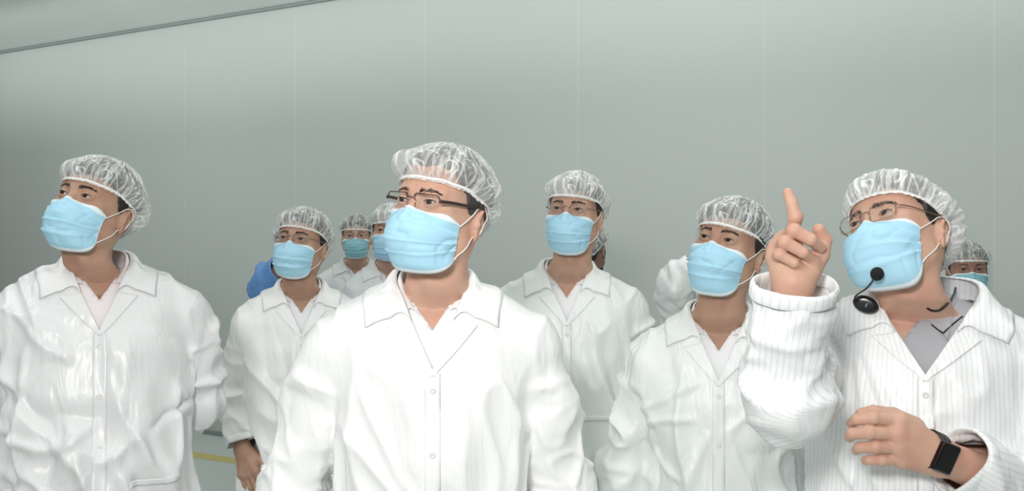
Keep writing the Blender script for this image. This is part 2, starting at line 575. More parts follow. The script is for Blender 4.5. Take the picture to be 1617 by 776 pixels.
class Pose:
    """head scale, turn (yaw, pitch, roll in degrees) with a smooth twist of the neck, and place in the person's frame"""
    def __init__(s, T, yaw=0, pitch=0, roll=0, scale=(1, 1, 1), off=(0, -0.045, 0), hoff=(0, 0, 0)):
        R = Matrix.Rotation(math.radians(yaw), 3, 'Z') @ Matrix.Rotation(math.radians(-pitch), 3, 'X') @ Matrix.Rotation(math.radians(roll), 3, 'Y')
        q = R.to_quaternion()
        s.ax, s.an = np.array(q.axis), q.angle
        s.hoff = np.array(hoff, float); s.sc = np.array(scale, float); s.off = np.array(off, float); s.T = T
        s.piv = np.array((0, 0.012, -0.035))

    def __call__(s, P):
        P = np.asarray(P, float)
        z = P[:, 2]
        k = sstep(-0.20, -0.10, z)[:, None]
        P = P * (1 + (s.sc - 1) * k)
        w = sstep(-0.190, -0.060, z) * s.an
        c, sn = np.cos(w)[:, None], np.sin(w)[:, None]
        Q = P - s.piv
        a = s.ax[None]
        Q = Q * c + np.cross(a, Q) * sn + a * (Q @ s.ax)[:, None] * (1 - c)
        return Q + s.piv + s.off + np.array((0, 0, s.T)) + s.hoff * sstep(-0.20, -0.08, z)[:, None]


# ---- eyes
def eye_geo(gaze=(0, 0)):
    nu, nv = 28, 32
    R = 0.0122
    V = []
    for i in range(nu):
        th = math.pi * i / (nu - 1)
        for j in range(nv):
            ph = 2 * math.pi * j / nv
            r = R + (0.0012 * max(0, 1 - (math.sin(th) * R / 0.0068) ** 2) if th < 1.2 else 0)
            V.append((r * math.sin(th) * math.cos(ph), -r * math.cos(th), r * math.sin(th) * math.sin(ph)))
    V = np.array(V); Q = gridq(nu, nv, True)
    cy = -V[Q].mean(1)[:, 1] / R
    rad = np.linalg.norm(V[Q].mean(1)[:, (0, 2)], axis=1)
    mi = np.where((cy > 0) & (rad < 0.0028), 2, np.where((cy > 0) & (rad < 0.0064), 1, 0))
    Rm = rotm('Z', gaze[0]) @ rotm('X', -gaze[1])
    return V @ Rm.T, Q, mi


# ---- eyebrows: short tapered hairs
def brow_geo(side, seed, thick_=1.0, lift=0.0, n=150):
    rnd = random.Random(seed)
    g = Geo()
    for k in range(n):
        u = rnd.random()
        x = 0.012 + 0.036 * u
        z = 0.0325 + lift + 0.006 * math.sin(min(u * 1.25, 1) * math.pi * 0.5) - 0.0075 * max(0, u - 0.55) + rnd.gauss(0, 0.0019) * (1 - 0.55 * u) * thick_
        L = 0.0075 * (1 - 0.3 * u)
        a = math.radians(62 - 68 * u + rnd.gauss(0, 9))
        p = [np.array((x, 0.0, z)) + np.array((math.cos(a), 0, math.sin(a))) * L * t for t in (0, 0.5, 1)]
        g.add(*tube(np.array(p), [0.00030, 0.00028, 0.0001], 3))
    V = np.concatenate(g.V)
    D = np.zeros_like(V); D[:, 1] = -1
    O = V.copy(); O[:, 1] = 0.0
    r = head_ray(O, D, 0.0008)
    y0 = V[:, 1].copy()
    V[:, 1] = -r + y0
    V[:, 0] *= side
    return V, np.concatenate(g.Q)


def lash_geo(side):
    x = np.linspace(-0.0138, 0.0138, 24)
    z = -0.0008 + 0.06 * x + 0.0040 * np.sqrt(np.maximum(0, 1 - (x / 0.0144) ** 2)) + 0.0003
    P = np.stack([x + 0.032, 0 * x, z + 0.018], 1)
    D = np.zeros_like(P); D[:, 1] = -1
    r = head_ray(P * np.array((1, 0, 1)), D, 0.0004)
    P[:, 1] = -r
    V, Q = tube(P, np.interp(np.arange(24), [0, 5, 18, 23], [0.0003, 0.0007, 0.0008, 0.0003]), 6)
    V[:, 0] *= side
    return V, Q


# ---- short hair as a thick, slightly tufted cap grown from the scalp
def hairline(P, front):
    ph = np.degrees(np.arctan2(np.abs(P[:, 0]), -(P[:, 1] + 0.002)))
    return np.interp(ph, [0, 25, 42, 55, 68, 77, 86, 100, 118, 135, 180], [front, front + 0.002, front - 0.003, 0.054, 0.044, 0.014, 0.010, 0.038, 0.030, -0.040, -0.062])


def hair_geo(base, front, seed, t=0.008):
    V, Q = base
    keep0 = V[:, 2] > -0.07
    V, Q, _ = drop(V, Q, keep0)
    f = V[:, 2] - hairline(V, front) + 0.004 * noise(V * 90, seed)
    ear = (skull_sdf(V) > 0.006) & (V[:, 2] < 0.045)
    V, Q, u = drop(V, Q, (f > -0.001) & ~ear)
    f = f[u]
    N = vnormals(V, Q)
    tuft = noise(V * np.array((160, 60, 160)), seed + 3) * 0.0014 + noise(V * 320, seed + 5) * 0.0006
    V = V + N * ((0.0022 + (t - 0.0022) * sstep(0.030, 0.060, V[:, 2]) + tuft) * sstep(-0.001, 0.016, f) + 0.0006)[:, None]
    return V, Q


# ---- mob cap
def cap_geo(seed, bulge=(0.014, 0.016, 0.012), front=0.060, side=0.040, back=-0.035, gather=0.0, lean=(0, 0.2), nphi=260, nt=74, cy=0.010):
    ph = np.linspace(0, 2 * math.pi, nphi, endpoint=False)
    deg = np.degrees(np.abs(np.where(ph > math.pi, ph - 2 * math.pi, ph)))
    z = np.interp(deg, [0, 30, 60, 85, 112, 140, 180], [front, front - 0.001, (front + side) / 2 + 0.003, side + 0.002, side - 0.004, (side + back) / 2 - 0.008, back])
    z = z + 0.0012 * noise(np.stack([np.cos(ph) * 4, np.sin(ph) * 4, ph * 0], 1), seed)
    for _ in range(6): z = (np.roll(z, 1) + z * 2 + np.roll(z, -1)) / 4
    D = np.stack([np.sin(ph), -np.cos(ph), 0 * ph], 1)
    O = np.stack([0 * ph, 0 * ph + 0.006, z], 1)
    rim = O + D * head_ray(O, D, 0.0042, f=skull_sdf)[:, None]
    Cc = np.array((0, cy, 0.040))
    rd = rim - Cc; rr = np.linalg.norm(rd, axis=1); rd /= rr[:, None]
    top = np.array((lean[0], lean[1], 1.0)); top /= np.linalg.norm(top)
    ang = np.arccos(np.clip(rd @ top, -1, 1))
    rows = []; UV = []
    cx = np.stack([np.cos(ph), np.sin(ph)], 1)
    el_r = np.array((0.084, 0.101, 0.096)) + np.array(bulge)
    ts = np.concatenate([[-0.085, -0.05, -0.02], np.linspace(0, 1, nt - 3) ** 1.15])
    for t in ts:
        tt = max(t, 0)
        a = ang * (1 - tt)
        s = np.sin(ang) + 1e-6
        Dv = (np.sin(ang - a)[:, None] * top + np.sin(a)[:, None] * rd) / s[:, None]
        Dv /= np.linalg.norm(Dv, axis=1)[:, None]
        rh = head_ray(np.tile(Cc, (len(Dv), 1)), Dv, 0.0042, f=skull_sdf)
        ro = 1 / np.sqrt(((Dv / el_r) ** 2).sum(1))
        ro = np.maximum(ro, rh + 0.011)
        # the bag swells over the band, most at sides and back
        e = 1 - math.exp(-tt / 0.075)
        sw = 0.010 * math.exp(-((tt - 0.16) / 0.13) ** 2)
        bag = noise(np.stack([cx[:, 0] * 1.6, cx[:, 1] * 1.6, np.full(nphi, tt * 2.2)], 1), seed + 1) * 0.006
        warp = 0.12 * noise(np.stack([cx[:, 0] * 2, cx[:, 1] * 2, np.full(nphi, tt * 3.0)], 1), seed + 2)
        pc = np.stack([np.cos(ph + warp) * 7.5, np.sin(ph + warp) * 7.5, np.full(nphi, tt * 1.6)], 1)
        cr = (1 - np.abs(noise(pc, seed + 4))) ** 3
        cr2 = (1 - np.abs(noise(pc * 2.2, seed + 7))) ** 3
        fr = np.exp(-(deg / 30.0) ** 2)
        gat = gather * fr * math.exp(-tt * 3.0) * 0.006
        r = rh * (1 - e) + ro * e + e * (sw + bag * (1 - tt) + (cr * 0.0045 + cr2 * 0.0022) * (1 - 0.5 * tt)) + gat * np.abs(np.cos(ph * 24))
        r = np.maximum(r, rh - 0.0005)
        P = Cc + Dv * r[:, None]
        if t < 0:
            P = rim + D * (0.0015 + 0.0035 * (-t / 0.085) + 0.0018 * np.sin(ph * 46 + 2 * np.sin(ph * 7)) * (-t / 0.085))[:, None]
            P[:, 2] += t * 0.075
        rows.append(P)
        UV.append(np.stack([np.minimum(ph, 2 * math.pi - ph) / math.pi + (ph > math.pi) * 3.3, np.full(nphi, t)], 1))
    V = np.concatenate(rows); Q = gridq(len(ts), nphi, True)
    return V, Q, np.concatenate(UV), rim


# ---- surgical mask
def mask_geo(seed, width=0.0665, top=0.003, bottom=-0.112, nose=-0.105, drop_side=0.0, nu=61, nv=53, ys=0.0):
    rnd = random.Random(seed)
    us = np.linspace(-1, 1, nu); vs_ = np.linspace(0, 1, nv)
    U, W = np.meshgrid(us, vs_)
    zf = np.interp(W, [0, 0.2, 0.5, 0.8, 1.0], [top, top - 0.024, top - 0.062, bottom + 0.026, bottom])
    yf = np.interp(W, [0, 0.07, 0.22, 0.35, 0.5, 0.75, 0.92, 1.0], [nose + 0.006, nose - 0.001, nose - 0.013, nose - 0.018, nose - 0.015, nose - 0.006, nose + 0.010, nose + 0.026])
    zs = np.interp(W, [0, 1], [-0.014 + drop_side, -0.078 + drop_side])
    ysd = np.interp(W, [0, 0.5, 1], [-0.050 + ys, -0.048 + ys, -0.040 + ys * 0.7])
    p = np.interp(W, [0, 0.12, 0.4, 1], [1.9, 1.5, 1.12, 1.0])
    au = np.abs(U)
    c = np.cos(au * math.pi / 2)
    wx = np.interp(W, [0, 0.5, 1], [width, width * 1.02, width * 0.93])
    X = np.sign(U) * wx * np.sin(au * math.pi / 2) ** np.interp(W, [0, 0.4, 1], [1.0, 0.9, 0.95])
    Y = ysd + (yf - ysd) * c ** p
    Z = zf + (zs - zf) * (au ** np.interp(W, [0, 0.3, 0.7, 1], [1.25, 1.7, 2.0, 2.2]))
    P = np.stack([X, Y, Z], -1).reshape(-1, 3)
    V = P.copy(); Q = gridq(nv, nu)
    N = vnormals(V, Q)
    if (N[:, 1].mean()) > 0: Q = Q[:, ::-1]; N = -N
    w = W.reshape(-1); u = U.reshape(-1)
    ple = 0
    for k, c0 in enumerate((0.30, 0.50, 0.70)):
        cc = c0 + 0.015 * np.sin(u * 2 + seed + k) - 0.05 * (1 - u * u) * (k - 1) * -1.0
        s = (w - cc) / 0.10
        ple = ple + np.where(s < 0, np.exp(-(s / 0.6) ** 2) * 0, 0) + 0.0042 * sstep(-0.12, 0.0, s) * np.exp(-np.maximum(s, 0) * 1.1) * (1 - 0.25 * u * u)
    crn = noise(np.stack([u * 2.2, w * 9, np.full_like(u, seed)], 1), seed) * 0.0016 * (1 - u ** 4)
    crs = (1 - np.abs(noise(np.stack([u * 3.5 + w * 2, w * 3.5, np.full_like(u, seed + 9.0)], 1), seed + 1))) ** 5 * 0.0035
    V = V + N * (ple + crn - crs * sstep(0, 0.15, w) * sstep(0, 0.15, 1 - w))[:, None]
    for _ in range(3):
        d = head_sdf(V)
        m = d < 0.0025
        if not m.any(): break
        g = grad(head_sdf, V[m], 0.001)
        V[m] = V[m] + g * (0.0028 - d[m])[:, None]
    # border rows of white binding
    iu = np.arange(nu - 1); q = Q
    fu = np.tile((us[:-1] + us[1:]) / 2, nv - 1); fw = np.repeat((vs_[:-1] + vs_[1:]) / 2, nu - 1)
    mi = np.where((fw < 0.045) | (fw > 0.965) | (np.abs(fu) > 0.965), 1, 0)
    V2, Q2 = thick(V, Q, 0.0012, vnormals(V, Q))
    mi2 = np.concatenate([mi, np.ones(len(mi), int), np.ones(len(Q2) - 2 * len(Q), int)])
    G = V.reshape(nv, nu, 3)
    return V2, Q2, mi2, G


def loop_geo(corner, side, upper):
    """ear loop from a mask corner round the back of the ear"""
    s = side
    c = np.asarray(corner, float)
    if upper:
        e = np.array((s * 0.0815, 0.000, 0.027))
        pts = [c, c * 0.67 + e * 0.33 + np.array((s * 0.002, 0, 0)), c * 0.33 + e * 0.67 + np.array((s * 0.002, 0, 0)), e, (s * 0.0850, 0.016, 0.030), (s * 0.084, 0.030, 0.016), (s * 0.080, 0.028, 0.0)]
    else:
        e = np.array((s * 0.0780, 0.004, -0.026))
        pts = [c, c * 0.67 + e * 0.33 + np.array((s * 0.003, 0, 0)), c * 0.33 + e * 0.67 + np.array((s * 0.003, 0, 0)), e, (s * 0.080, 0.020, -0.018), (s * 0.081, 0.028, 0.0)]
    P = spline(np.array([np.asarray(q, float) for q in pts]), 26)
    for _ in range(2):
        d = skull_sdf(P)
        m = d < 0.0018; m[:2] = False
        if m.any():
            g = grad(skull_sdf, P[m], 0.001); P[m] += g * (0.0020 - d[m])[:, None]
    return tube(P, 0.0013, 6)


# ---- glasses
def rrect(w, h, r, n=10):
    P = []
    for cx, cz, a0 in ((w / 2 - r, h / 2 - r, 0), (-w / 2 + r, h / 2 - r, 90), (-w / 2 + r, -h / 2 + r, 180), (w / 2 - r, -h / 2 + r, 270)):
        for k in range(n):
            a = math.radians(a0 + 90 * k / (n - 1))
            P.append((cx + r * math.cos(a), cz + r * math.sin(a)))
    return np.array(P)


def lens_frame(side, w, h, r, z0=0.014, y0=-0.1035, xc=0.034):
    o = rrect(w, h, r)
    X = side * (xc + o[:, 0]); Z = z0 + o[:, 1]
    Y = y0 + 0.6 * (np.abs(X) - 0.012) ** 2 * 5 * 1.2 + (Z - z0) * -0.10
    return np.stack([X, Y, Z], 1)


def glasses_geo(kind):
    w, h, r = {'browline': (0.052, 0.030, 0.007), 'thin': (0.050, 0.033, 0.012), 'round': (0.048, 0.036, 0.016)}[kind]
    out = {'lens': [], 'rim': [], 'temple': []}
    for s in (1, -1):
        P = lens_frame(s, w, h, r)
        c = P.mean(0)
        V = np.concatenate([P, c[None]]); n = len(P)
        j = np.arange(n)
        Q = np.stack([j, (j + 1) % n, np.full(n, n), np.full(n, n)], 1)
        if s > 0: Q = Q[:, [1, 0, 2, 3]]
        V2 = V + np.array((0, 0.0014, 0))
        S = np.stack([j, (j + 1) % n, (j + 1) % n + n + 1, j + n + 1], 1)
        out['lens'].append((np.concatenate([V, V2]), np.concatenate([Q, Q[:, [1, 0, 2, 3]] + n + 1, S])))
        if kind == 'browline':
            up = P[P[:, 2] > 0.018]
            up = up[np.argsort(up[:, 0])]
            out['rim'].append(tube(up, 0.0011, 6))
        else:
            out['rim'].append(tube(P, 0.0007, 6, closed=True))
        ex = s * (0.034 + w / 2)
        yo = P[np.argmax(s * P[:, 0])][1]
        pts = [(ex, yo, 0.018), (ex + s * 0.005, yo + 0.004, 0.020), (s * 0.0735, yo + 0.030, 0.023), (s * 0.0800, -0.020, 0.027), (s * 0.0835, 0.006, 0.031), (s * 0.0835, 0.022, 0.026), (s * 0.080, 0.034, 0.006)]
        P2 = spline(pts, 30)
        d = skull_sdf(P2); m = d < 0.002
        if m.any(): P2[m] += grad(skull_sdf, P2[m], 0.001) * (0.003 - d[m])[:, None]
        rr = 0.0021 if kind == 'browline' else 0.0009
        out['temple'].append(tube(P2, rr, 8, sq=1.5))
    br = spline([(-0.012, -0.103, 0.017), (-0.006, -0.107, 0.021), (0.006, -0.107, 0.021), (0.012, -0.103, 0.017)], 14)
    out['rim'].append(tube(br, 0.0010, 6))
    for s in (1, -1):
        out['rim'].append(tube(spline([(s * 0.011, -0.102, 0.012), (s * 0.009, -0.099, 0.008), (s * 0.0085, -0.096, 0.004)], 8), 0.0007, 5))
    return out


# ---- hands: chains of joints -> one continuous surface
def hand_sdf_factory(wrist, elbow_dir, fingers, thumb, wr=0.026, pr=0.0155, fr=1.0, flat=None):
    wrist = np.asarray(wrist, float); ed = np.asarray(elbow_dir, float); ed = ed / np.linalg.norm(ed)
    F = [np.asarray(f, float) for f in fingers]; T = np.asarray(thumb, float)

    def f(P):
        d = cone(P, wrist + ed * 0.14, wrist, wr * 1.25, wr)
        pal = None
        for k, c in enumerate(F):
            base = wrist * 0.94 + c[0] * 0.06 + (c[0] - F[1][0]) * 0.25
            a = cone(P, base, c[0], pr * 1.18, pr * 0.86)
            pal = a if pal is None else smin(pal, a, 0.014)
        for k in range(3):
            pal = smin(pal, cone(P, F[k][0], F[k + 1][0], pr * 0.82, pr * 0.82), 0.006)
        d = smin(d, pal, 0.022)
        fg = None
        for k, c in enumerate(F):
            s = fr * (1.0, 1.04, 0.98, 0.86)[k]
            r = np.array([0.0108, 0.0098, 0.0086, 0.0074]) * s
            a = cone(P, c[0], c[1], r[0], r[1])
            a = smin(a, cone(P, c[1], c[2], r[1], r[2]), 0.002)
            a = smin(a, cone(P, c[2], c[3], r[2], r[3]), 0.002)
            a = smin(a, np.linalg.norm(P - c[1], axis=1) - r[1] * 1.06, 0.003)
            fg = a if fg is None else smin(fg, a, 0.0012)
        d = smin(d, fg, 0.005)
        r = np.array([0.018, 0.0135, 0.0115, 0.0088]) * fr
        a = cone(P, T[0], T[1], r[0], r[1])
        d = smin(d, a, 0.012)
        b = smin(cone(P, T[1], T[2], r[1], r[2]), cone(P, T[2], T[3], r[2], r[3]), 0.002)
        d = smin(d, b, 0.004)
        return d
    pts = np.concatenate(F + [T, wrist[None], (wrist + ed * 0.14)[None]])
    return f, pts.min(0) - 0.045, pts.max(0) + 0.045


def relaxed_hand():
    """right hand hanging: fingers down -Z, palm to +X, thumb to -Y; origin at the wrist"""
    fingers = []
    for y, L, zz in ((-0.033, 0.96, -0.088), (-0.011, 1.04, -0.092), (0.011, 0.98, -0.088), (0.031, 0.80, -0.080)):
        m = np.array((0.0, y, zz))
        p = m + np.array((0.012, y * 0.05, -0.043)) * L
        q = p + np.array((0.016, 0, -0.022)) * L
        t = q + np.array((0.016, 0, -0.014)) * L
        fingers.append((m, p, q, t))
    thumb = ((0.008, -0.024, -0.022), (0.016, -0.046, -0.052), (0.022, -0.054, -0.084), (0.026, -0.052, -0.110))
    return fingers, thumb


RH = hand_sdf_factory((0, 0, 0), (0, 0, 1), *relaxed_hand())
RHAND = surfnets(RH[0], RH[1], RH[2], 0.0026)


def place_hand(wrist, fore, side, thumb_dir=(0, -1, 0)):
    """relaxed hand moved to the wrist, pointing along the forearm; side -1 = hand on the left of the picture"""
    V, Q = RHAND
    V = V.copy()
    if side > 0:
        V[:, 0] *= -1; Q = Q[:, ::-1]
    z = -np.asarray(fore, float); z /= np.linalg.norm(z)
    y = -np.asarray(thumb_dir, float); y = y - z * (y @ z); y /= np.linalg.norm(y)
    x = np.cross(y, z)
    return V @ np.stack([x, y, z]) + np.asarray(wrist), Q

# ------------------------------------------------------------------ shared materials
M = {
    'hair': mat('black_hair', (0.022, 0.019, 0.018), 0.5, bump=(420, 0.5, 0.002)),
    'hair_gray': mat('greying_hair', (0.060, 0.056, 0.056), 0.5, bump=(420, 0.5, 0.002)),
    'sclera': mat('sclera', (0.42, 0.37, 0.34), 0.3), 'iris': mat('brown_iris', (0.035, 0.016, 0.010), 0.45, spec=0.2), 'pupil': mat('pupil', (0.004, 0.004, 0.004), 0.3, spec=0.3),
    'mask': mat('blue_mask_fabric', (0.44, 0.735, 0.90), 0.75, spec=0.3, bump=(900, 0.15, 0.0006)),
    'mask_far': mat('teal_mask_fabric', (0.28, 0.55, 0.62), 0.75, spec=0.3),
    'mask_edge': mat('white_mask_binding', (0.80, 0.87, 0.90), 0.75, spec=0.3),
    'loop': mat('white_elastic', (0.86, 0.85, 0.82), 0.6),
    'band': mat('cap_elastic', (0.93, 0.91, 0.89), 0.6),
    'net': net_mat('cap_net', 0.25, 0.46), 'net_dense': net_mat('dense_cap_net', 0.44, 0.50), 'net_thin': net_mat('thin_cap_net', 0.20, 0.45),
    'dark_frame': mat('dark_brown_frame', (0.035, 0.018, 0.014), 0.25), 'metal_frame': mat('thin_metal_frame', (0.30, 0.24, 0.18), 0.25, 0.9),
    'trousers': mat('dark_trousers', (0.03, 0.03, 0.035), 0.8), 'shoes': mat('black_leather', (0.015, 0.015, 0.015), 0.35),
    'shirt': mat('white_shirt', (0.88, 0.87, 0.88), 0.8, var=(5, (0.84, 0.84, 0.86))), 'shirt_pink': mat('pale_pink_shirt', (0.86, 0.79, 0.80), 0.8),
    'polo': mat('grey_polo', (0.42, 0.42, 0.45), 0.85), 'black': mat('black_trim', (0.012, 0.012, 0.014), 0.45),
    'button': mat('white_button', (0.80, 0.80, 0.79), 0.3),
    'coat': coat_mat('white_coat', (0.92, 0.925, 0.92), 0.40, (0.62, 0.66, 0.68), 0.08, bump=0.45),
    'coat_silk': coat_mat('silky_coat', (0.82, 0.825, 0.83), 0.38, (0.70, 0.72, 0.73), 0.10, spec=0.55, bump=0.55),
    'coat_stripe': coat_mat('striped_coat', (0.92, 0.93, 0.935), 0.42, (0.55, 0.60, 0.62), 0.38, bump=0.45, period=0.0095),
    'coat_green': coat_mat('cool_white_coat', (0.88, 0.91, 0.90), 0.42, (0.62, 0.68, 0.68), 0.10, spec=0.5, bump=0.70),
    'gown': coat_mat('blue_gown', (0.13, 0.30, 0.62), 0.6, (0.10, 0.24, 0.52), 0.2),
}
gl, nt_, b_ = newmat('spectacle_glass')
b_.inputs['Base Color'].default_value = (0.25, 0.25, 0.25, 1); b_.inputs['Roughness'].default_value = 0.03; b_.inputs['Alpha'].default_value = 0.06
b_.inputs['Specular IOR Level'].default_value = 0.8
M['glass'] = gl
SKINS = {
    'fair': skin_mat('fair_skin', (0.66, 0.42, 0.31), (0.62, 0.35, 0.26)),
    'tan': skin_mat('tan_skin', (0.49, 0.31, 0.22), (0.45, 0.25, 0.18)),
    'mid': skin_mat('medium_skin', (0.56, 0.36, 0.265), (0.52, 0.30, 0.22)),
    'dark': skin_mat('brown_skin', (0.34, 0.20, 0.145), (0.31, 0.165, 0.12)),
}


# ------------------------------------------------------------------ the coat as a smooth solid, height measured from the ear line
LZ = np.array([-1.20, -0.95, -0.75, -0.60, -0.45, -0.34, -0.25, -0.19, -0.12])
LX = np.array([0.245, 0.220, 0.200, 0.190, 0.192, 0.190, 0.180, 0.150, 0.10])
LY = np.array([0.165, 0.148, 0.138, 0.132, 0.135, 0.130, 0.110, 0.085, 0.06])


def torso_sdf(P, s):
    z = P[:, 2]
    rx = np.interp(z, LZ, LX) * s.get('wide', 1.0); ry = np.interp(z, LZ, LY) * s.get('deep', 1.0)
    belly = s.get('belly', 0.0) * np.exp(-((z + 0.62) / 0.20) ** 2)
    cy = 0.006 - belly
    ry = ry + belly
    x = np.abs(P[:, 0] - s.get('lean', 0.0) * (z + 0.2)); y = np.abs(P[:, 1] - cy)
    n = 2.35
    k0 = ((x / rx) ** n + (y / ry) ** n) ** (1 / n) + 1e-9
    d = (k0 - 1) * np.minimum(rx, ry) / np.maximum(1.0, 0.15 + 0.85 * k0 ** 0.0)
    d = smax(d, z + 0.165, 0.03)
    sw = s.get('sh', 0.27)
    X = P.copy(); X[:, 0] = np.abs(X[:, 0])
    dz = s.get('shz', 0.0)
    a = cone(X, (0.035, 0.018, -0.175), (sw - 0.075, 0.018, -0.262 + dz), 0.058, 0.066)
    return smin(d, a, 0.06)


def arm_sdf(P, arm):
    S, E, W = [np.asarray(q, float) for q in arm['j']]
    r = arm.get('r', (0.068, 0.062, 0.052))
    d = cone(P, S, E, r[0], r[1])
    return smin(d, cone(P, E, W + (W - E) / np.linalg.norm(W - E) * 0.05, r[1], r[2]), 0.02)


def coat_sdf(P, s):
    d = torso_sdf(P, s)
    for a in s['arms']:
        d = smin(d, arm_sdf(P, a), 0.014)
    return d


def folds(V, s, seed):
    """outward displacement of the cloth: soft drapes, creases at the sleeves, and the strokes seen in the photo"""
    A = s.get('fold', 1.0)
    dt = torso_sdf(V, s)
    da = [arm_sdf(V, a) for a in s['arms']]
    disp = np.zeros(len(V))
    onarm = np.zeros(len(V))
    for a, d in zip(s['arms'], da):
        S, E, W = [np.asarray(q, float) for q in a['j']]
        w = sstep(0.02, -0.02, d - dt)
        onarm = np.maximum(onarm, w)
        tot = np.linalg.norm(E - S) + np.linalg.norm(W - E)
        t1 = np.clip((V - S) @ (E - S) / ((E - S) @ (E - S)), 0, 1) * np.linalg.norm(E - S)
        t2 = np.clip((V - E) @ (W - E) / ((W - E) @ (W - E)), 0, 1.2) * np.linalg.norm(W - E)
        t = t1 + t2
        axis = (W - S) / np.linalg.norm(W - S)
        q = V - S; q = q - (q @ axis)[:, None] * axis
        u = np.stack([q[:, 0] * 9 + t * 5, q[:, 1] * 9 - t * 3, t * 9], 1)
        n1 = (1 - np.abs(noise(u, seed + 11))) ** 2.5
        u2 = np.stack([q[:, 0] * 20 - t * 9, q[:, 1] * 20 + t * 8, t * 22], 1)
        n2 = (1 - np.abs(noise(u2, seed + 12))) ** 3
        elb = np.exp(-((t - np.linalg.norm(E - S)) / 0.10) ** 2)
        cuff = sstep(tot - 0.13, tot, t)
        disp += w * a.get('wr', 1.0) * A * (n1 * 0.022 - 0.009 + n2 * 0.010 * (0.5 + elb + cuff))
    tz = V[:, 2]
    body = 1 - onarm
    u = np.stack([V[:, 0] * 8 + 0.9 * noise(V * 3, seed + 20), V[:, 1] * 6, tz * 2.4 + V[:, 0] * 1.5], 1)
    n1 = (1 - np.abs(noise(u, seed + 21))) ** 2.2
    u = np.stack([V[:, 0] * 15 + tz * 5, V[:, 1] * 12, tz * 6 - np.abs(V[:, 0]) * 6], 1)
    n2 = (1 - np.abs(noise(u, seed + 22))) ** 3
    low = sstep(-0.22, -0.50, tz)
    neck = sstep(0.06, 0.16, np.sqrt(V[:, 0] ** 2 + (tz + 0.15) ** 2 * 0.8))
    disp += body * neck * A * ((n1 - 0.45) * (0.008 + 0.020 * low) + (n2 - 0.3) * (0.009 + 0.012 * low))
    front = sstep(0.02, -0.03, V[:, 1])
    for st in s.get('strokes', []):
        (ax, az), (bx, bz), wd, ht = st[:4]
        bow = st[4] if len(st) > 4 else 0.0
        a = np.array((ax, az)); b = np.array((bx, bz)); ab = b - a; L = np.linalg.norm(ab)
        q = V[:, (0, 2)] - a
        t = q @ ab / L ** 2
        nrm = np.array((-ab[1], ab[0])) / L
        c = q @ nrm - bow * 4 * t * (1 - t)
        disp += 1.35 * front * ht * np.exp(-(c / wd) ** 2) * sstep(-0.12, 0.15, t) * sstep(1.12, 0.85, t)
    return disp


def coat_mesh(s, seed, h):
    xs = [abs(p[0]) for a in s['arms'] for p in a['j']]
    pts = np.array([p for a in s['arms'] for p in a['j']], float)
    lo = np.minimum(pts.min(0) - 0.10, (-0.30, -0.22 - s.get('belly', 0), s.get('hem', -1.1) - 0.03))
    hi = np.maximum(pts.max(0) + 0.10, (0.30, 0.22, -0.04))
    f = lambda P: coat_sdf(P, s)
    V, Q = surfnets(f, lo, hi, h)
    N = vnormals(V, Q)
    fd = folds(V, s, seed)
    fd = np.maximum(fd, -0.005 - 0.05 * sstep(-0.42, -0.56, V[:, 2]))      # never through the shirt
    V = V + N * fd[:, None]
    V = lap(V, Q, 1, 0.4)
    return V, Q


def stripe_uv(V, s):
    dt = torso_sdf(V, s)
    u = np.arctan2(V[:, 0], -(V[:, 1] - 0.25)) * 0.30 * 1.25; v = V[:, 2].copy()
    ds = [arm_sdf(V, a) for a in s['arms']]
    for i, a in enumerate(s['arms']):
        S, E, W = [np.asarray(q, float) for q in a['j']]
        d = ds[i]; m = (d < dt) & (d <= ds[1 - i])
        t = (V - E) @ (W - E) / np.linalg.norm(W - E)
        w = sstep(-0.05, 0.05, t)
        uu = 0; vv = 0
        for A_, B_, k in ((S, E, 1 - w), (E, W, w)):
            ax = (B_ - A_) / np.linalg.norm(B_ - A_)
            side = np.cross(ax, (0, 1, 0)); side /= np.linalg.norm(side) + 1e-9
            q = V - E
            uu = uu + (q @ side) * k; vv = vv - (q @ ax) * k
        u[m] = uu[m]; v[m] = vv[m]
    return np.stack([u, v], 1)


class Surf:
    def __init__(s, V, Q, spec=None): s.b = BVHTree.FromPolygons(V.tolist(), Q.tolist()); s.spec = spec
    def front(s, x, z, off=0.0):
        y0 = -1.0
        if s.spec is not None:        # start just before the chest, so that a forearm held in front is passed
            y0 = -0.4
            for _ in range(12): y0 += float(torso_sdf(np.array([[x, y0, z]]), s.spec)[0]) * 0.8
            y0 -= 0.04
        h = s.b.ray_cast(Vector((x, y0, z)), Vector((0, 1, 0)))
        return (np.array(h[0]) + np.array((0, -off, 0))) if h[0] is not None else np.array((x, -0.10, z))
    def push(s, P, off, only_inside=True):
        out = []
        for p in P:
            loc, n, i, d = s.b.find_nearest(Vector(p))
            sd = (Vector(p) - loc).dot(n)
            if sd < off or not only_inside:
                p = np.array(loc) + np.array(n) * off
            out.append(p)
        return np.array(out)


def vee(z, apex, topw, ztop=-0.135, bow=0.0):
    t = np.clip((z - apex) / (ztop - apex), 0, None)
    return topw * t + bow * np.sin(np.clip(t, 0, 1) * math.pi)


def open_edge(V, Q):
    e = {}
    for qd in Q.tolist():
        for i in range(4):
            k = (qd[i], qd[(i + 1) % 4])
            if (k[1], k[0]) in e: del e[(k[1], k[0])]
            else: e[k] = 1
    bn = np.zeros(len(V), bool)
    for k in e: bn[k[0]] = bn[k[1]] = True
    return bn


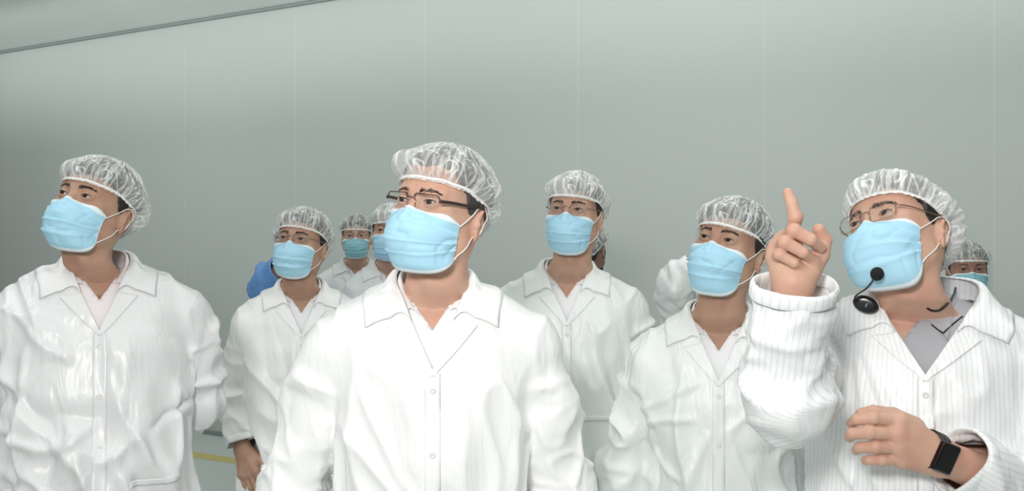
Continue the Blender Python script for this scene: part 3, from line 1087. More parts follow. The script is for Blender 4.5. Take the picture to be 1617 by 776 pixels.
def collar(surf, topw, zn, drop_, spread, stand, off, back=-0.095, nu=64, nv=14, cx=0.0, tip=(0, 0), gap=0.0):
    """turned-down collar round the neck: inner edge on the neckline, outer edge lying on the shoulders"""
    zt = -0.135
    w = topw
    inner = [(-w * 0.60, None, zn), (-w * 0.92, None, zt - 0.010), (-w * 1.05, 0.0, zt + 0.022), (-w * 0.80, 0.050, zt + 0.036), (0, 0.078, zt + 0.040)]
    outer = [(-w * 0.60 - spread * 1.22 - tip[0], None, zn - drop_ * 0.22 - tip[1]), (-w - spread * 0.88, None, zt - drop_ * 0.62), (-w - spread * 0.80, 0.012, zt - drop_ * 0.40), (-w * 0.8 - spread * 0.45, 0.085, zt - drop_ * 0.5), (0, 0.112, zt - drop_ * 0.55)]
    def full(L):
        o = []
        for x, y, z in L:
            if y is None: y = surf.front(cx + x, z)[1]
            o.append((x + cx, y, z))
        return o + [(2 * cx - x, y, z) for x, y, z in o[-2::-1]]
    I = spline(full(inner), nu); O = spline(full(outer), nu)
    P = []
    for t in np.linspace(0, 1, nv):
        roll = stand * math.sin(min(t / 0.45, 1) * math.pi) if t < 0.45 else 0
        row = I + (O - I) * t
        row[:, 2] += roll * 0.6 + 0.010 * math.sin(t * math.pi)
        P.append(row)
    P = np.array(P)
    flat = P.reshape(-1, 3)
    flat = surf.push(flat, off)
    Q = gridq(nv, nu)
    flat = lap(flat, Q, 3, 0.5, mask=~open_edge(flat, Q))
    flat = surf.push(flat, off * 0.8)
    N = vnormals(flat, Q)
    if N[:, 2].mean() < 0: Q = Q[:, ::-1]; N = -N
    return thick(flat, Q, 0.0024, N)


def patch(surf, poly_fn, nu, nv, off, th=0.002, edge=0.0):
    """cloth patch laid on the front of a garment; poly_fn(u, v) -> (x, z)"""
    P = []
    for v in np.linspace(0, 1, nv):
        for u in np.linspace(0, 1, nu):
            x, z = poly_fn(u, v)
            P.append(surf.front(x, z, off))
    P = np.array(P); Q = gridq(nv, nu)
    P = lap(P, Q, 1, 0.4)
    N = vnormals(P, Q)
    if N[:, 1].mean() > 0: Q = Q[:, ::-1]; N = -N
    return thick(P, Q, th, N)


def snap_vee(V, Q, cx, apex, topw, tol):
    """pull the ragged open edge onto the straight edges of the V neck"""
    bn = open_edge(V, Q)
    w = vee(V[:, 2], apex, topw); dx = V[:, 0] - cx
    m = bn & (V[:, 1] < 0.01) & (V[:, 2] > apex - tol) & (V[:, 2] < -0.10) & (np.abs(np.abs(dx) - w) < tol * 1.3)
    V = V.copy()
    V[m, 0] = cx + np.where(dx[m] < 0, -1, 1) * np.maximum(w[m], 0)
    return V


def face_turn(x, depth): return -math.atan2(x, depth)      # turned towards the camera position


def person(name, x, depth, spec, label, cat='person', group=None):
    T = spec['T']; s = spec; seed = spec['seed']; q = spec.get('q', 1)
    root = bpy.data.objects.new(name, None)
    root.empty_display_size = 0.2
    root.location = (x, depth, 0.0)
    root.rotation_euler = (0, 0, face_turn(x, depth) + math.radians(spec.get('turn', 0)))
    root['label'] = label; root['category'] = cat
    if group: root['group'] = group
    C.objects.link(root)
    up = np.array((0, 0, T))
    pose = Pose(T, *spec['head'], scale=spec.get('hs', (1, 1, 1)), hoff=spec.get('hoff', (0, 0, 0)))
    base = HEAD_HI if q >= 1 else HEAD_LO
    skin = SKINS[spec['skin']]
    g = Geo()
    hv = pose(base[0])
    # the chest stays inside the shirt
    lowm = hv[:, 2] - T < -0.12
    for _ in range(3):
        p = hv[lowm] - up
        d = torso_sdf(p, s) + 0.0145
        k = sstep(-0.13, -0.185, p[:, 2]) * (d > 0)
        if not (k > 0).any(): break
        hv[lowm] = hv[lowm] - grad(lambda q: torso_sdf(q, s), p, 0.002) * (d * k)[:, None]
    g.add(hv, base[1])
    # core of the body under the clothes
    hz = -0.86
    def core(P):
        X = P.copy(); X[:, 0] = np.abs(X[:, 0])
        d = ell(P, (0, 0.01, -0.42), (0.155, 0.095, 0.22))
        d = smin(d, ell(P, (0, 0.01, -0.75), (0.150, 0.10, 0.20)), 0.05)
        kn = -(T) * 0.52 + hz * 0.48
        d = smin(d, cone(X, (0.085, 0.01, hz), (0.10, 0.0, (hz - T) / 2 + 0.02), 0.080, 0.055), 0.03)
        d = smin(d, cone(X, (0.10, 0.0, (hz - T) / 2 + 0.02), (0.11, 0.02, -T + 0.09), 0.055, 0.038), 0.02)
        for a in s['arms']:
            S, E, W = a['j']
            d = smin(d, cone(P, S, E, 0.045, 0.037), 0.03); d = smin(d, cone(P, E, W, 0.036, 0.026), 0.01)
        return d
    pts = np.array([p for a in s['arms'] for p in a['j']], float)
    V, Q = surfnets(core, np.minimum(pts.min(0) - 0.08, (-0.22, -0.15, -T + 0.03)), np.maximum(pts.max(0) + 0.08, (0.22, 0.15, -0.2)), 0.014, 0)
    g.add(V + up, Q)
    for i, a in enumerate(s['arms']):
        W = np.array(a['j'][2], float); E = np.array(a['j'][1], float)
        if a.get('hand') is not None:
            f, lo, hi = a['hand']
            V, Q = surfnets(f, lo, hi, a.get('hh', 0.0016), 2)
        else:
            V, Q = place_hand(W + (W - E) / np.linalg.norm(W - E) * 0.02, W - E, -1 if a['side'] < 0 else 1, a.get('thumb', (0, -1, 0)))
        g.add(V + up, Q)
    gobj('body', g, skin, root)
    # eyes
    for sd in (-1, 1):
        V, Q, mi = eye_geo(s.get('gaze', (-8, 4)))
        V = V + np.array((sd * 0.032, -0.0775, 0.018))
        obj('eye', pose(V), Q, [M['sclera'], M['iris'], M['pupil']], root, mi)
    for sd in (-1, 1):
        V, Q = lash_geo(sd)
        obj('eyelash', pose(V), Q, M['hair'], root)
    nb = s.get('nbrow', 120) if q >= 1 else 50
    for sd in (-1, 1):
        V, Q = brow_geo(sd, seed + sd, s.get('brow', 1.0), s.get('browz', 0.0), nb)
        obj('eyebrow', pose(V), Q, M['hair'], root)
    V, Q = hair_geo(base, s.get('hairline', 0.074), seed, s.get('hairt', 0.008))
    obj('hair', pose(V), Q, M[s.get('haircol', 'hair')], root)
    # cap
    kw = dict(s.get('cap', {}))
    if q < 1: kw.update(nphi=120, nt=34)
    net = kw.pop('net', 'net')
    V, Q, uv, rim = cap_geo(seed, **kw)
    cap = obj('hairnet', pose(V), Q, M[net], root, uv=uv)
    V, Q = tube(rim[::2], 0.0022, 6, closed=True, sq=1.4)
    V = V + 0.0006 * noise(V * 400, 3)[:, None]
    obj('elastic_band', pose(V), Q, M['band'], cap)
    # mask
    V, Q, mi, G = mask_geo(seed, **s.get('mask', {}))
    mk = obj('face_mask', pose(V), Q, [M[s.get('maskcol', 'mask')], M['mask_edge']], root, mi)
    for sd in (-1, 1):
        col = 0 if sd < 0 else -1
        for r, upp in ((1, True), (-2, False)):
            V, Q = loop_geo(G[r, col], sd, upp)
            obj('ear_loop', pose(V), Q, M['loop'], mk)
    # glasses
    if s.get('glasses'):
        gg = glasses_geo(s['glasses'])
        fm = M['dark_frame'] if s['glasses'] == 'browline' else M['metal_frame']
        g = Geo()
        for v_, q_ in gg['rim']: g.add(v_, q_)
        rim_v = np.concatenate(g.V)
        fr = obj('glasses', pose(rim_v), np.concatenate(g.Q), fm, root)
        for v_, q_ in gg['temple']: obj('temple_arm', pose(v_), q_, fm, fr)
        for v_, q_ in gg['lens']: obj('lens', pose(v_), q_, M['glass'], fr)
    # coat
    h = s.get('h', 0.0062 if q >= 1 else 0.012)
    V, Q = coat_mesh(s, seed, h)
    surf = Surf(V, Q, s if s.get('frontarm') else None)
    cm = M[s.get('coat', 'coat')]
    apex = s.get('apex', -0.285); topw = s.get('topw', 0.066); cx = s.get('vx', 0.0)
    hem = s.get('hem', -1.1)
    keep = V[:, 2] > hem
    inv = (np.abs(V[:, 0] - cx) < vee(V[:, 2], apex, topw)) & (V[:, 1] < 0.02) & (V[:, 2] > apex)
    hole = (np.sqrt(((V[:, 0]) / (topw + 0.004)) ** 2 + ((V[:, 1] - 0.022) / 0.058) ** 2) < 1) & (V[:, 2] > -0.2)
    keep &= ~inv & ~hole
    cuffs = []
    for a in s['arms']:
        S, E, W = [np.asarray(p, float) for p in a['j']]
        ax = (W - E) / np.linalg.norm(W - E)
        near = (arm_sdf(V, a) < 0.07) & (np.linalg.norm(V - W, axis=1) < 0.16) & (arm_sdf(V, a) < torso_sdf(V, s) + 0.004)
        t = (V - W) @ ax - a.get('cuff', 0.0)
        keep &= ~(near & (t > 0))
        cuffs.append((W, ax, near, t))
    V0 = V
    V, Q, used = drop(V, Q, keep)
    V = snap_vee(V, Q, cx, apex, topw, 1.7 * h)
    bn = np.zeros(len(V), bool)
    e = {}
    for qd in Q.tolist():
        for i in range(4):
            k = (qd[i], qd[(i + 1) % 4])
            if (k[1], k[0]) in e: del e[(k[1], k[0])]
            else: e[k] = 1
    for k in e: bn[k[0]] = bn[k[1]] = True
    for W, ax, near, t in cuffs:
        m = bn & near[used] & (t[used] > -2.2 * h)
        V[m] = V[m] - t[used][m][:, None] * ax
    m = bn & (V[:, 2] < hem + 2 * h); V[m, 2] = hem
    uv = stripe_uv(V, s)
    n0 = len(V)
    V, Q = thick(V, Q, 0.0022)
    uv = np.concatenate([uv, uv])
    coat = obj('coat', V + up, Q, cm, root, uv=uv)
    # cuffs: turned hem ring at each sleeve end
    if q >= 1:
        for W, ax, near, t in cuffs:
            mm = near & (np.abs(t) < 1.6 * h)
            if mm.sum() < 8: continue
            P = V0[mm]; P = P - ((P - W) @ ax)[:, None] * ax + (t[mm] * 0)[:, None]
            P = V0[mm] - t[mm][:, None] * ax
            c = P.mean(0); e1 = np.cross(ax, (0.3, 1, 0.2)); e1 /= np.linalg.norm(e1); e2 = np.cross(ax, e1)
            an = np.arctan2((P - c) @ e2, (P - c) @ e1); rr = np.linalg.norm(P - c, axis=1)
            k = 48; th = np.linspace(-math.pi, math.pi, k, endpoint=False); r = []
            for t0 in th:
                dd = np.abs((an - t0 + math.pi) % (2 * math.pi) - math.pi)
                w = np.exp(-(dd / 0.12) ** 2) + 1e-6
                r.append((w * rr).sum() / w.sum())
            r = np.array(r)
            rows = []
            for dz, dr in ((-0.024, 0.0015), (-0.020, 0.0035), (-0.006, 0.0035), (0.0, 0.001), (0.0, -0.003), (-0.02, -0.004)):
                rows.append(c + ax * dz + (r + dr)[:, None] * (np.cos(th)[:, None] * e1 + np.sin(th)[:, None] * e2))
            Vc = np.concatenate(rows); Qc = gridq(6, k, True)
            Nn = vnormals(Vc, Qc)
            obj('cuff', Vc + up, Qc, cm, coat, uv=np.stack([np.tile(th * 0.05, 6), np.repeat(np.arange(6) * 0.01, k)], 1))
    V, Q = collar(surf, topw, s.get('zn', -0.195), s.get('cdrop', 0.075), s.get('cspread', 0.070), 0.020, 0.006, cx=cx, tip=s.get('tip', (0, 0)))
    obj('collar', V + up, Q, cm, coat, uv=np.stack([V[:, 0], V[:, 2]], 1))
    if q >= 0.5:
        zn = s.get('zn', -0.195)
        for sd in (-1, 1):
            def lf(u, v, sd=sd):
                # v along the V edge from collar to apex, u outwards
                z = zn + (apex - 0.012 - zn) * v
                w = vee(z, apex, topw)
                wd = s.get('lapel', 0.045) * (1 - v) ** 0.8 + 0.004
                return cx + sd * (w + wd * u - 0.001), z - 0.010 * u * (1 - v)
            V, Q = patch(surf, lf, 12, 22, 0.0040)
            obj('lapel', V + up, Q, cm, coat, uv=np.stack([V[:, 0] + 0.3 * V[:, 2], V[:, 2]], 1))
        if s.get('placket', True):
            V, Q = patch(surf, lambda u, v: (cx + (-0.016 + 0.032 * u), apex - 0.004 + (hem + 0.02 - apex) * v), 5, 110, 0.0026)
            obj('placket', V + up, Q, cm, coat, uv=np.stack([V[:, 0], V[:, 2]], 1))
            for k in range(5):
                p = surf.front(cx, apex - 0.035 - 0.115 * k, 0.0045)
                th = np.linspace(0, 2 * math.pi, 14, endpoint=False)
                gb = Geo()
                pr = np.array([(0.0, -0.0004), (0.003, -0.0006), (0.0048, -0.0016), (0.0056, -0.0008), (0.0056, 0.0006)])
                Vb = np.concatenate([np.stack([p[0] + r * np.cos(th), np.full(14, p[1] + y), p[2] + r * np.sin(th)], 1) for r, y in pr])
                obj('button', Vb + up, gridq(5, 14, True), M['button'], coat)
        for (x0, z0, x1, z1) in s.get('pockets', []):
            V, Q = patch(surf, lambda u, v: (x0 + (x1 - x0) * u, z0 + (z1 - z0) * v), 18, 20, 0.0032)
            pk = obj('pocket', V + up, Q, cm, coat, uv=np.stack([V[:, 0], V[:, 2]], 1))
            V, Q = patch(surf, lambda u, v: (x0 - 0.001 + (x1 - x0 + 0.002) * u, z0 + 0.001 - 0.018 * v), 18, 4, 0.0058)
            obj('pocket_hem', V + up, Q, cm, pk, uv=np.stack([V[:, 0], V[:, 2]], 1))
    # shirt
    io = 0.009
    hs_ = 0.006 if q >= 1 else 0.012
    V, Q = surfnets(lambda P: torso_sdf(P, s) + io, (-0.20, -0.22, -0.44), (0.20, 0.16, -0.05), hs_)
    ssurf = Surf(V, Q)
    sap = s.get('sapex', -0.215); stw = s.get('stopw', 0.056); sx = s.get('svx', cx)
    inv = (np.abs(V[:, 0] - sx) < vee(V[:, 2], sap, stw)) & (V[:, 1] < 0.02) & (V[:, 2] > sap)
    hole = (np.sqrt(((V[:, 0]) / 0.064) ** 2 + ((V[:, 1] - 0.02) / 0.058) ** 2) < 1) & (V[:, 2] > -0.2)
    V, Q, _ = drop(V, Q, (V[:, 2] > -0.40) & ~inv & ~hole & (V[:, 1] < 0.10))
    V = snap_vee(V, Q, sx, sap, stw, 1.7 * hs_)
    V, Q = thick(V, Q, 0.0016)
    sm = M[s.get('shirt', 'shirt')]
    sh = obj('shirt', V + up, Q, sm, root)
    V, Q = collar(ssurf, stw, s.get('szn', -0.180), 0.058, s.get('sspread', 0.032), 0.014, 0.003, cx=sx, tip=(0.004, 0.022))
    obj('shirt_collar', V + up, Q, sm, sh)
    # trousers and shoes, below the frame
    def legs(P):
        X = P.copy(); X[:, 0] = np.abs(X[:, 0])
        return smin(cone(X, (0.085, 0.01, hz), (0.10, 0.0, (hz - T) / 2), 0.100, 0.085), cone(X, (0.10, 0.0, (hz - T) / 2), (0.11, 0.02, -T + 0.06), 0.085, 0.072), 0.02)
    V, Q = surfnets(legs, (-0.22, -0.14, -T + 0.02), (0.22, 0.16, hz + 0.12), 0.018, 0)
    V, Q, _ = drop(V, Q, V[:, 2] > -T + 0.045)
    obj('trousers', V + up, Q, M['trousers'], root)
    for sd in (-1, 1):
        def shoe(P):
            d = ell(P, (sd * 0.115, -0.055, -T + 0.035), (0.045, 0.125, 0.042))
            d = smin(d, cone(P, (sd * 0.113, 0.03, -T + 0.04), (sd * 0.112, 0.025, -T + 0.10), 0.04, 0.042), 0.03)
            return smax(d, -(P[:, 2] + T - 0.001), 0.003)
        V, Q = surfnets(shoe, (sd * 0.115 - 0.07, -0.2, -T - 0.01), (sd * 0.115 + 0.07, 0.1, -T + 0.13), 0.009, 1)
        V[:, 2] = np.maximum(V[:, 2], -T + 0.0005)
        obj('shoe', V + up, Q, M['shoes'], root)
    return root, coat, surf


# arms given as joints in the person's frame, height measured from the ear line
def arm(side, S, E, W, **k):
    d = dict(side=side, j=(S, E, W)); d.update(k)
    return d


def px(x, depth): return (x - 808.5) / F * depth
def pz(y, depth): return EYE + (388 - y) / F * depth

# ------------------------------------------------------------------ the room
def struct(o): o['kind'] = 'structure'; return o

wm = wall_mat('wall_panel', (0.60, 0.64, 0.615), (0.78, 0.82, 0.80), None, None, 1.15, 0.0)
L0, L1 = -5.0, 16.0
V, Q = box((0, 0, 0), (L1 - L0, 0.10, CEIL))
w = struct(obj('wall_back', V, Q, wm, smooth=False))
org = WB - WD * L1 * 0.75
w.location = (org[0], org[1], 0); w.rotation_euler = (0, 0, ROT_WALL)
# seat one panel joint where the photo shows it (column 1207)
tx = (1207 - 808.5) / F
# point on wall with x = tx*y
tt = (tx * WA[1] - WA[0]) / (WD[0] - tx * WD[1])
seam = WA + WD * tt
off = (seam - org) @ WD
for n_ in wm.node_tree.nodes:
    if n_.type == 'MATH' and n_.operation == 'SUBTRACT' and abs(n_.inputs[1].default_value) < 1e-9:
        n_.inputs[1].default_value = off % 1.15 + 1.15 / 2 - 1.15 / 2
floor_m = mat('floor_coating', (0.70, 0.76, 0.73), 0.35, spec=0.4, var=(1.2, (0.66, 0.72, 0.69)))
V, Q = box((-14, -3, -0.08), (9, 16, 0.0)); struct(obj('floor', V, Q, floor_m, smooth=False))
ceil_m = mat('ceiling_panel', (0.84, 0.88, 0.86), 0.7, var=(0.8, (0.80, 0.84, 0.82)))
V, Q = box((-14, -3, CEIL), (9, 16, CEIL + 0.08)); struct(obj('ceiling', V, Q, ceil_m, smooth=False))
# dark joint where wall and ceiling meet
tm = mat('ceiling_joint', (0.30, 0.33, 0.32), 0.7)
V, Q = box((0, -0.028, CEIL - 0.022), (L1 - L0, -0.002, CEIL - 0.004)); t_ = struct(obj('trim_1', V, Q, tm, smooth=False))
t_.location = w.location; t_.rotation_euler = w.rotation_euler
V, Q = box((0, -0.022, 0.001), (L1 - L0, -0.001, 0.030)); t_ = struct(obj('baseboard_back', V, Q, tm, smooth=False))
t_.location = w.location; t_.rotation_euler = w.rotation_euler
# yellow floor line
ym = mat('yellow_floor_paint', (0.72, 0.60, 0.22), 0.5)
V, Q = box((0, -0.62, 0.0008), (L1 - L0, -0.50, 0.0022)); t_ = struct(obj('trim_2', V, Q, ym, smooth=False))
t_.location = w.location; t_.rotation_euler = w.rotation_euler

# ------------------------------------------------------------------ people
def hang(sh, lx=0.27, ly=0.02, le=-0.55, wx=0.27, wy=-0.03, wz=-0.80, side=-1, **k):
    return arm(side, (side * (sh - 0.070), 0.018, -0.275), (side * lx, ly, le), (side * wx, wy, wz), **k)

ONLY = None
PE = {}
def add(key, nx, depth, T, label, **spec):
    """nx: column of the neck in the photo"""
    spec['T'] = T
    if ONLY and key not in ONLY: return
    PE[key] = person('person', px(nx, depth), depth, spec, label)

# left front man
add('p1', 157, 2.20, 1.585, 'man at far left in silky white coat and clear hairnet, looking up, no glasses',
    seed=11, skin='tan', head=(-36, 20, 9), hairline=0.068, sh=0.272, wide=1.06, deep=1.1, belly=0.03, coat='coat_silk', fold=1.4, shirt='shirt_pink',
    arms=[hang(0.272, 0.245, 0.05, -0.50, 0.10, 0.21, -0.58, -1), hang(0.272, 0.235, 0.05, -0.50, 0.09, 0.21, -0.58, 1)],
    cap=dict(bulge=(0.014, 0.020, 0.004), front=0.054, net='net', cy=0.0), gaze=(-8, 2), hoff=(-0.016, 0, -0.012), mask=dict(ys=0.003, nose=-0.1045),
    strokes=[((0.06, -0.34), (-0.02, -0.95), 0.014, 0.008), ((-0.19, -0.42), (-0.10, -0.60), 0.03, -0.018, 0.03), ((-0.21, -0.50), (-0.02, -0.50), 0.014, 0.011, -0.05), ((-0.21, -0.60), (-0.03, -0.62), 0.014, 0.011, -0.06),
             ((0.03, -0.58), (0.13, -0.86), 0.016, 0.014), ((0.07, -0.62), (0.20, -0.76), 0.03, -0.018, -0.03), ((0.05, -0.62), (0.19, -0.80), 0.014, 0.012, -0.03),
             ((0.20, -0.47), (0.11, -0.52), 0.008, -0.010), ((-0.05, -0.50), (-0.20, -0.80), 0.018, 0.012, 0.02), ((-0.03, -0.66), (-0.15, -0.95), 0.016, 0.012, 0.01)],
    pockets=[(0.065, -0.63, 0.18, -0.80), (-0.21, -0.65, -0.10, -0.80)])

# middle front man
add('p5', 683, 1.75, 1.555, 'middle man nearest the camera in bright white coat with half-rim dark brown glasses',
    seed=25, skin='fair', head=(-36, 10, 6), hairline=0.086, haircol='hair_gray', sh=0.262, coat='coat', glasses='browline', hoff=(0.017, 0, -0.006), nbrow=95,
    arms=[hang(0.262, 0.275, 0.03, -0.54, 0.29, -0.02, -0.80, -1), hang(0.262, 0.265, 0.03, -0.54, 0.26, -0.03, -0.80, 1)],
    cap=dict(bulge=(0.018, 0.022, 0.002), front=0.062, side=0.042, net='net', cy=-0.010), mask=dict(width=0.0725, ys=0.011, nose=-0.1055), gaze=(-6, 0),
    strokes=[((0.02, -0.50), (0.09, -0.75), 0.012, -0.010, 0.01)])

# right front man
P8X, P8Y, P8T = px(1450, 1.75), 1.75, 1.532
def l8(x, y, depth):
    """a photo position at a distance, in the guide's own frame"""
    dx, dy = px(x, depth) - P8X, depth - P8Y
    a = -face_turn(P8X, P8Y); c_, s_ = math.cos(a), math.sin(a)
    return np.array((c_ * dx - s_ * dy, s_ * dx + c_ * dy, pz(y, depth) - P8T))
def chain8(L, d0): return [l8(x, y, d0 + dd) for x, y, dd in L]

hd = 1.43
W1 = l8(1254, 446, hd + 0.01); E1 = l8(1230, 615, 1.50)
hand1 = hand_sdf_factory(W1, E1 - W1,
    [chain8([(1250, 378, 0.012), (1256, 343, -0.006), (1250, 321, -0.004), (1244, 305, 0.0)], hd),
     chain8([(1238, 382, 0.020), (1254, 365, -0.018), (1280, 379, -0.024), (1296, 391, -0.008)], hd),
     chain8([(1230, 394, 0.020), (1240, 383, -0.020), (1268, 399, -0.025), (1284, 412, -0.008)], hd),
     chain8([(1226, 408, 0.018), (1231, 402, -0.016), (1254, 416, -0.021), (1270, 426, -0.006)], hd)],
    chain8([(1278, 426, 0.006), (1295, 402, 0.016), (1301, 380, 0.016), (1293, 363, 0.010)], hd), wr=0.029, pr=0.019, fr=1.12)
ld = 1.55
W2 = l8(1480, 719, ld); E2 = np.array((0.215, -0.04, -0.50))
hand2 = hand_sdf_factory(W2, E2 - W2,
    [chain8([(1420, 665, -0.010), (1379, 660, -0.016), (1353, 663, -0.006), (1344, 669, 0.010)], ld),
     chain8([(1417, 686, -0.014), (1372, 683, -0.022), (1346, 685, -0.008), (1341, 691, 0.010)], ld),
     chain8([(1420, 706, -0.012), (1382, 706, -0.018), (1358, 707, -0.004), (1352, 712, 0.012)], ld),
     chain8([(1426, 725, -0.006), (1393, 727, -0.012), (1373, 727, 0.0), (1366, 728, 0.012)], ld)],
    chain8([(1442, 676, 0.022), (1410, 658, 0.026), (1380, 652, 0.020), (1360, 654, 0.014)], ld), wr=0.029, pr=0.020, fr=1.15)

add('p8', 1450, 1.75, P8T, 'guide at right pointing upward, wearing striped white coat, clip microphone and black smartwatch',
    seed=38, skin='fair', head=(-38, 22, -20), hoff=(-0.024, -0.02, -0.029), frontarm=True, hs=(1.03, 1.0, 1.0), hairline=0.072, sh=0.262, coat='coat_stripe', glasses='thin', shirt='polo', brow=1.3,
    apex=-0.272, topw=0.088, vx=0.012, stopw=0.060, sapex=-0.215, svx=-0.03,
    arms=[arm(-1, (-0.192, 0.0, -0.265), E1, W1, hand=hand1, r=(0.070, 0.062, 0.043), wr=0.8, hh=0.0014),
          arm(1, (0.195, 0.018, -0.275), E2, W2, hand=hand2, r=(0.070, 0.062, 0.040), cuff=-0.048, wr=1.2, hh=0.0014)],
    cap=dict(bulge=(0.010, 0.014, 0.002), front=0.062, gather=1.0, net='net_dense', lean=(0, 0.35)), mask=dict(width=0.071, bottom=-0.119, ys=0.003), gaze=(-12, 8),
    strokes=[((-0.12, -0.24), (-0.16, -0.75), 0.010, -0.010, 0.02), ((-0.105, -0.24), (-0.06, -0.36), 0.006, -0.008), ((0.17, -0.22), (0.20, -0.60), 0.012, -0.010)])

# behind: between middle man and guide
add('p7', 1135, 2.25, 1.457, 'man without glasses in crumpled white coat just left of the raised pointing hand',
    seed=47, skin='tan', head=(-24, 16, 9), hairline=0.070, sh=0.235, coat='coat_green', fold=1.3, hairt=0.012,
    arms=[hang(0.235, 0.245, 0.03, -0.52, 0.24, -0.03, -0.78, -1), hang(0.235, 0.245, 0.03, -0.52, 0.24, -0.03, -0.78, 1)],
    cap=dict(bulge=(0.006, 0.010, 0.004), front=0.052, net='net'), hoff=(0.020, 0, 0.018), gaze=(-6, 4), brow=0.9,
    strokes=[((-0.18, -0.37), (-0.05, -0.29), 0.008, 0.008), ((-0.18, -0.41), (-0.06, -0.38), 0.008, 0.009, 0.01), ((-0.18, -0.45), (-0.09, -0.53), 0.009, 0.009, -0.01),
             ((-0.19, -0.36), (-0.17, -0.60), 0.012, -0.018), ((0.02, -0.66), (0.18, -0.56), 0.02, 0.012, 0.02), ((-0.02, -0.60), (-0.19, -0.72), 0.012, 0.010, -0.02), ((-0.03, -0.42), (-0.10, -0.62), 0.010, 0.006)],
    pockets=[(-0.19, -0.585, -0.06, -0.72)])
add('p6', 895, 2.74, 1.558, 'tall man in thin-rimmed glasses and tight cap standing right of the middle front man',
    seed=56, skin='mid', head=(-16, 8, 4), hairline=0.070, sh=0.252, coat='coat_green', fold=1.25, glasses='round', zn=-0.20, hoff=(0.024, 0, 0.020),
    arms=[hang(0.252, 0.255, 0.03, -0.54, 0.25, -0.03, -0.80, -1), hang(0.252, 0.255, 0.03, -0.54, 0.25, -0.03, -0.80, 1)],
    cap=dict(bulge=(0.002, 0.008, 0.0), front=0.058, net='net_dense'), gaze=(-8, 4),
    strokes=[((0.06, -0.30), (0.13, -0.58), 0.02, 0.008), ((0.0, -0.36), (0.05, -0.62), 0.016, 0.008)],
    pockets=[(0.03, -0.56, 0.165, -0.72)])
add('p2', 476, 3.10, 1.485, 'man in white coat left of the middle front man, bare hand hanging at his side',
    seed=61, skin='tan', head=(-24, 14, 5), hairline=0.072, sh=0.242, coat='coat', glasses='thin',
    arms=[hang(0.242, 0.235, 0.03, -0.48, 0.195, -0.05, -0.655, -1, thumb=(0.75, -0.66, 0)), hang(0.242, 0.25, 0.03, -0.52, 0.24, -0.03, -0.74, 1)],
    cap=dict(bulge=(0.008, 0.012, 0.008), front=0.058, gather=1.0, net='net'), gaze=(-6, 4))
add('p4', 617, 4.15, 1.540, 'person half hidden behind the middle front man, one eye, cap and mask showing',
    seed=71, q=0.6, skin='mid', head=(-8, 6, 2), hs=(1.06, 1.06, 1.06), hairline=0.072, sh=0.225, coat='coat_green',
    arms=[hang(0.225, side=-1), hang(0.225, side=1)], cap=dict(bulge=(0.010, 0.012, 0.014), front=0.052, net='net_dense'), mask=dict())
add('p3', 563, 5.10, 1.535, 'distant person with glasses, greyish cap and teal mask, farthest back left of centre',
    seed=83, q=0.6, skin='mid', head=(-3, 2, 0), hairline=0.070, sh=0.240, coat='coat_green', glasses='round', maskcol='mask_far',
    arms=[hang(0.24, side=-1), hang(0.24, side=1)], cap=dict(bulge=(0.004, 0.008, 0.004), front=0.054, net='net_thin'))
add('p9', 482, 3.62, 1.465, 'person in blue gown almost hidden behind the man with the bare hanging hand',
    seed=91, q=0.6, skin='mid', head=(-5, 4, 0), hoff=(-0.03, 0, 0), hairline=0.072, sh=0.205, coat='gown',
    arms=[arm(-1, (-0.150, 0.0, -0.235), (-0.150, -0.17, -0.11), (-0.080, -0.27, -0.05), r=(0.066, 0.056, 0.046)), hang(0.225, side=1)], cap=dict(bulge=(0.0, 0.004, 0.0), net='net'))
add('p10', 1146, 3.05, 1.475, 'hidden person behind the man beside the pointing hand, only a raised white sleeve showing',
    seed=97, q=0.6, skin='mid', head=(0, 0, 0), hairline=0.072, sh=0.225, coat='coat_green',
    arms=[arm(-1, (-0.150, 0.0, -0.235), (-0.165, -0.15, -0.105), (-0.06, -0.22, -0.02), r=(0.066, 0.056, 0.046)), hang(0.225, side=1)], cap=dict(bulge=(0.0, 0.004, 0.0), net='net'))
add('p11', 1526, 4.00, 1.375, 'dim person at far right behind the guide, grey cap and mask above his collar',
    seed=103, q=0.6, skin='dark', head=(12, 2, 0), hairline=0.070, sh=0.235, coat='coat_green', maskcol='mask_far',
    arms=[hang(0.235, side=-1), hang(0.235, side=1)], cap=dict(bulge=(0.006, 0.010, 0.004), front=0.056, net='net_thin'))
add('p12', 926, 4.35, 1.470, 'person facing away behind the tall man in glasses, dark hair beside his neck',
    seed=109, q=0.6, skin='dark', turn=165, head=(0, 0, 0), hairline=0.070, sh=0.215, coat='coat_green',
    arms=[hang(0.215, side=-1), hang(0.215, side=1)], cap=dict(bulge=(0.0, 0.006, 0.0), net='net_thin'))

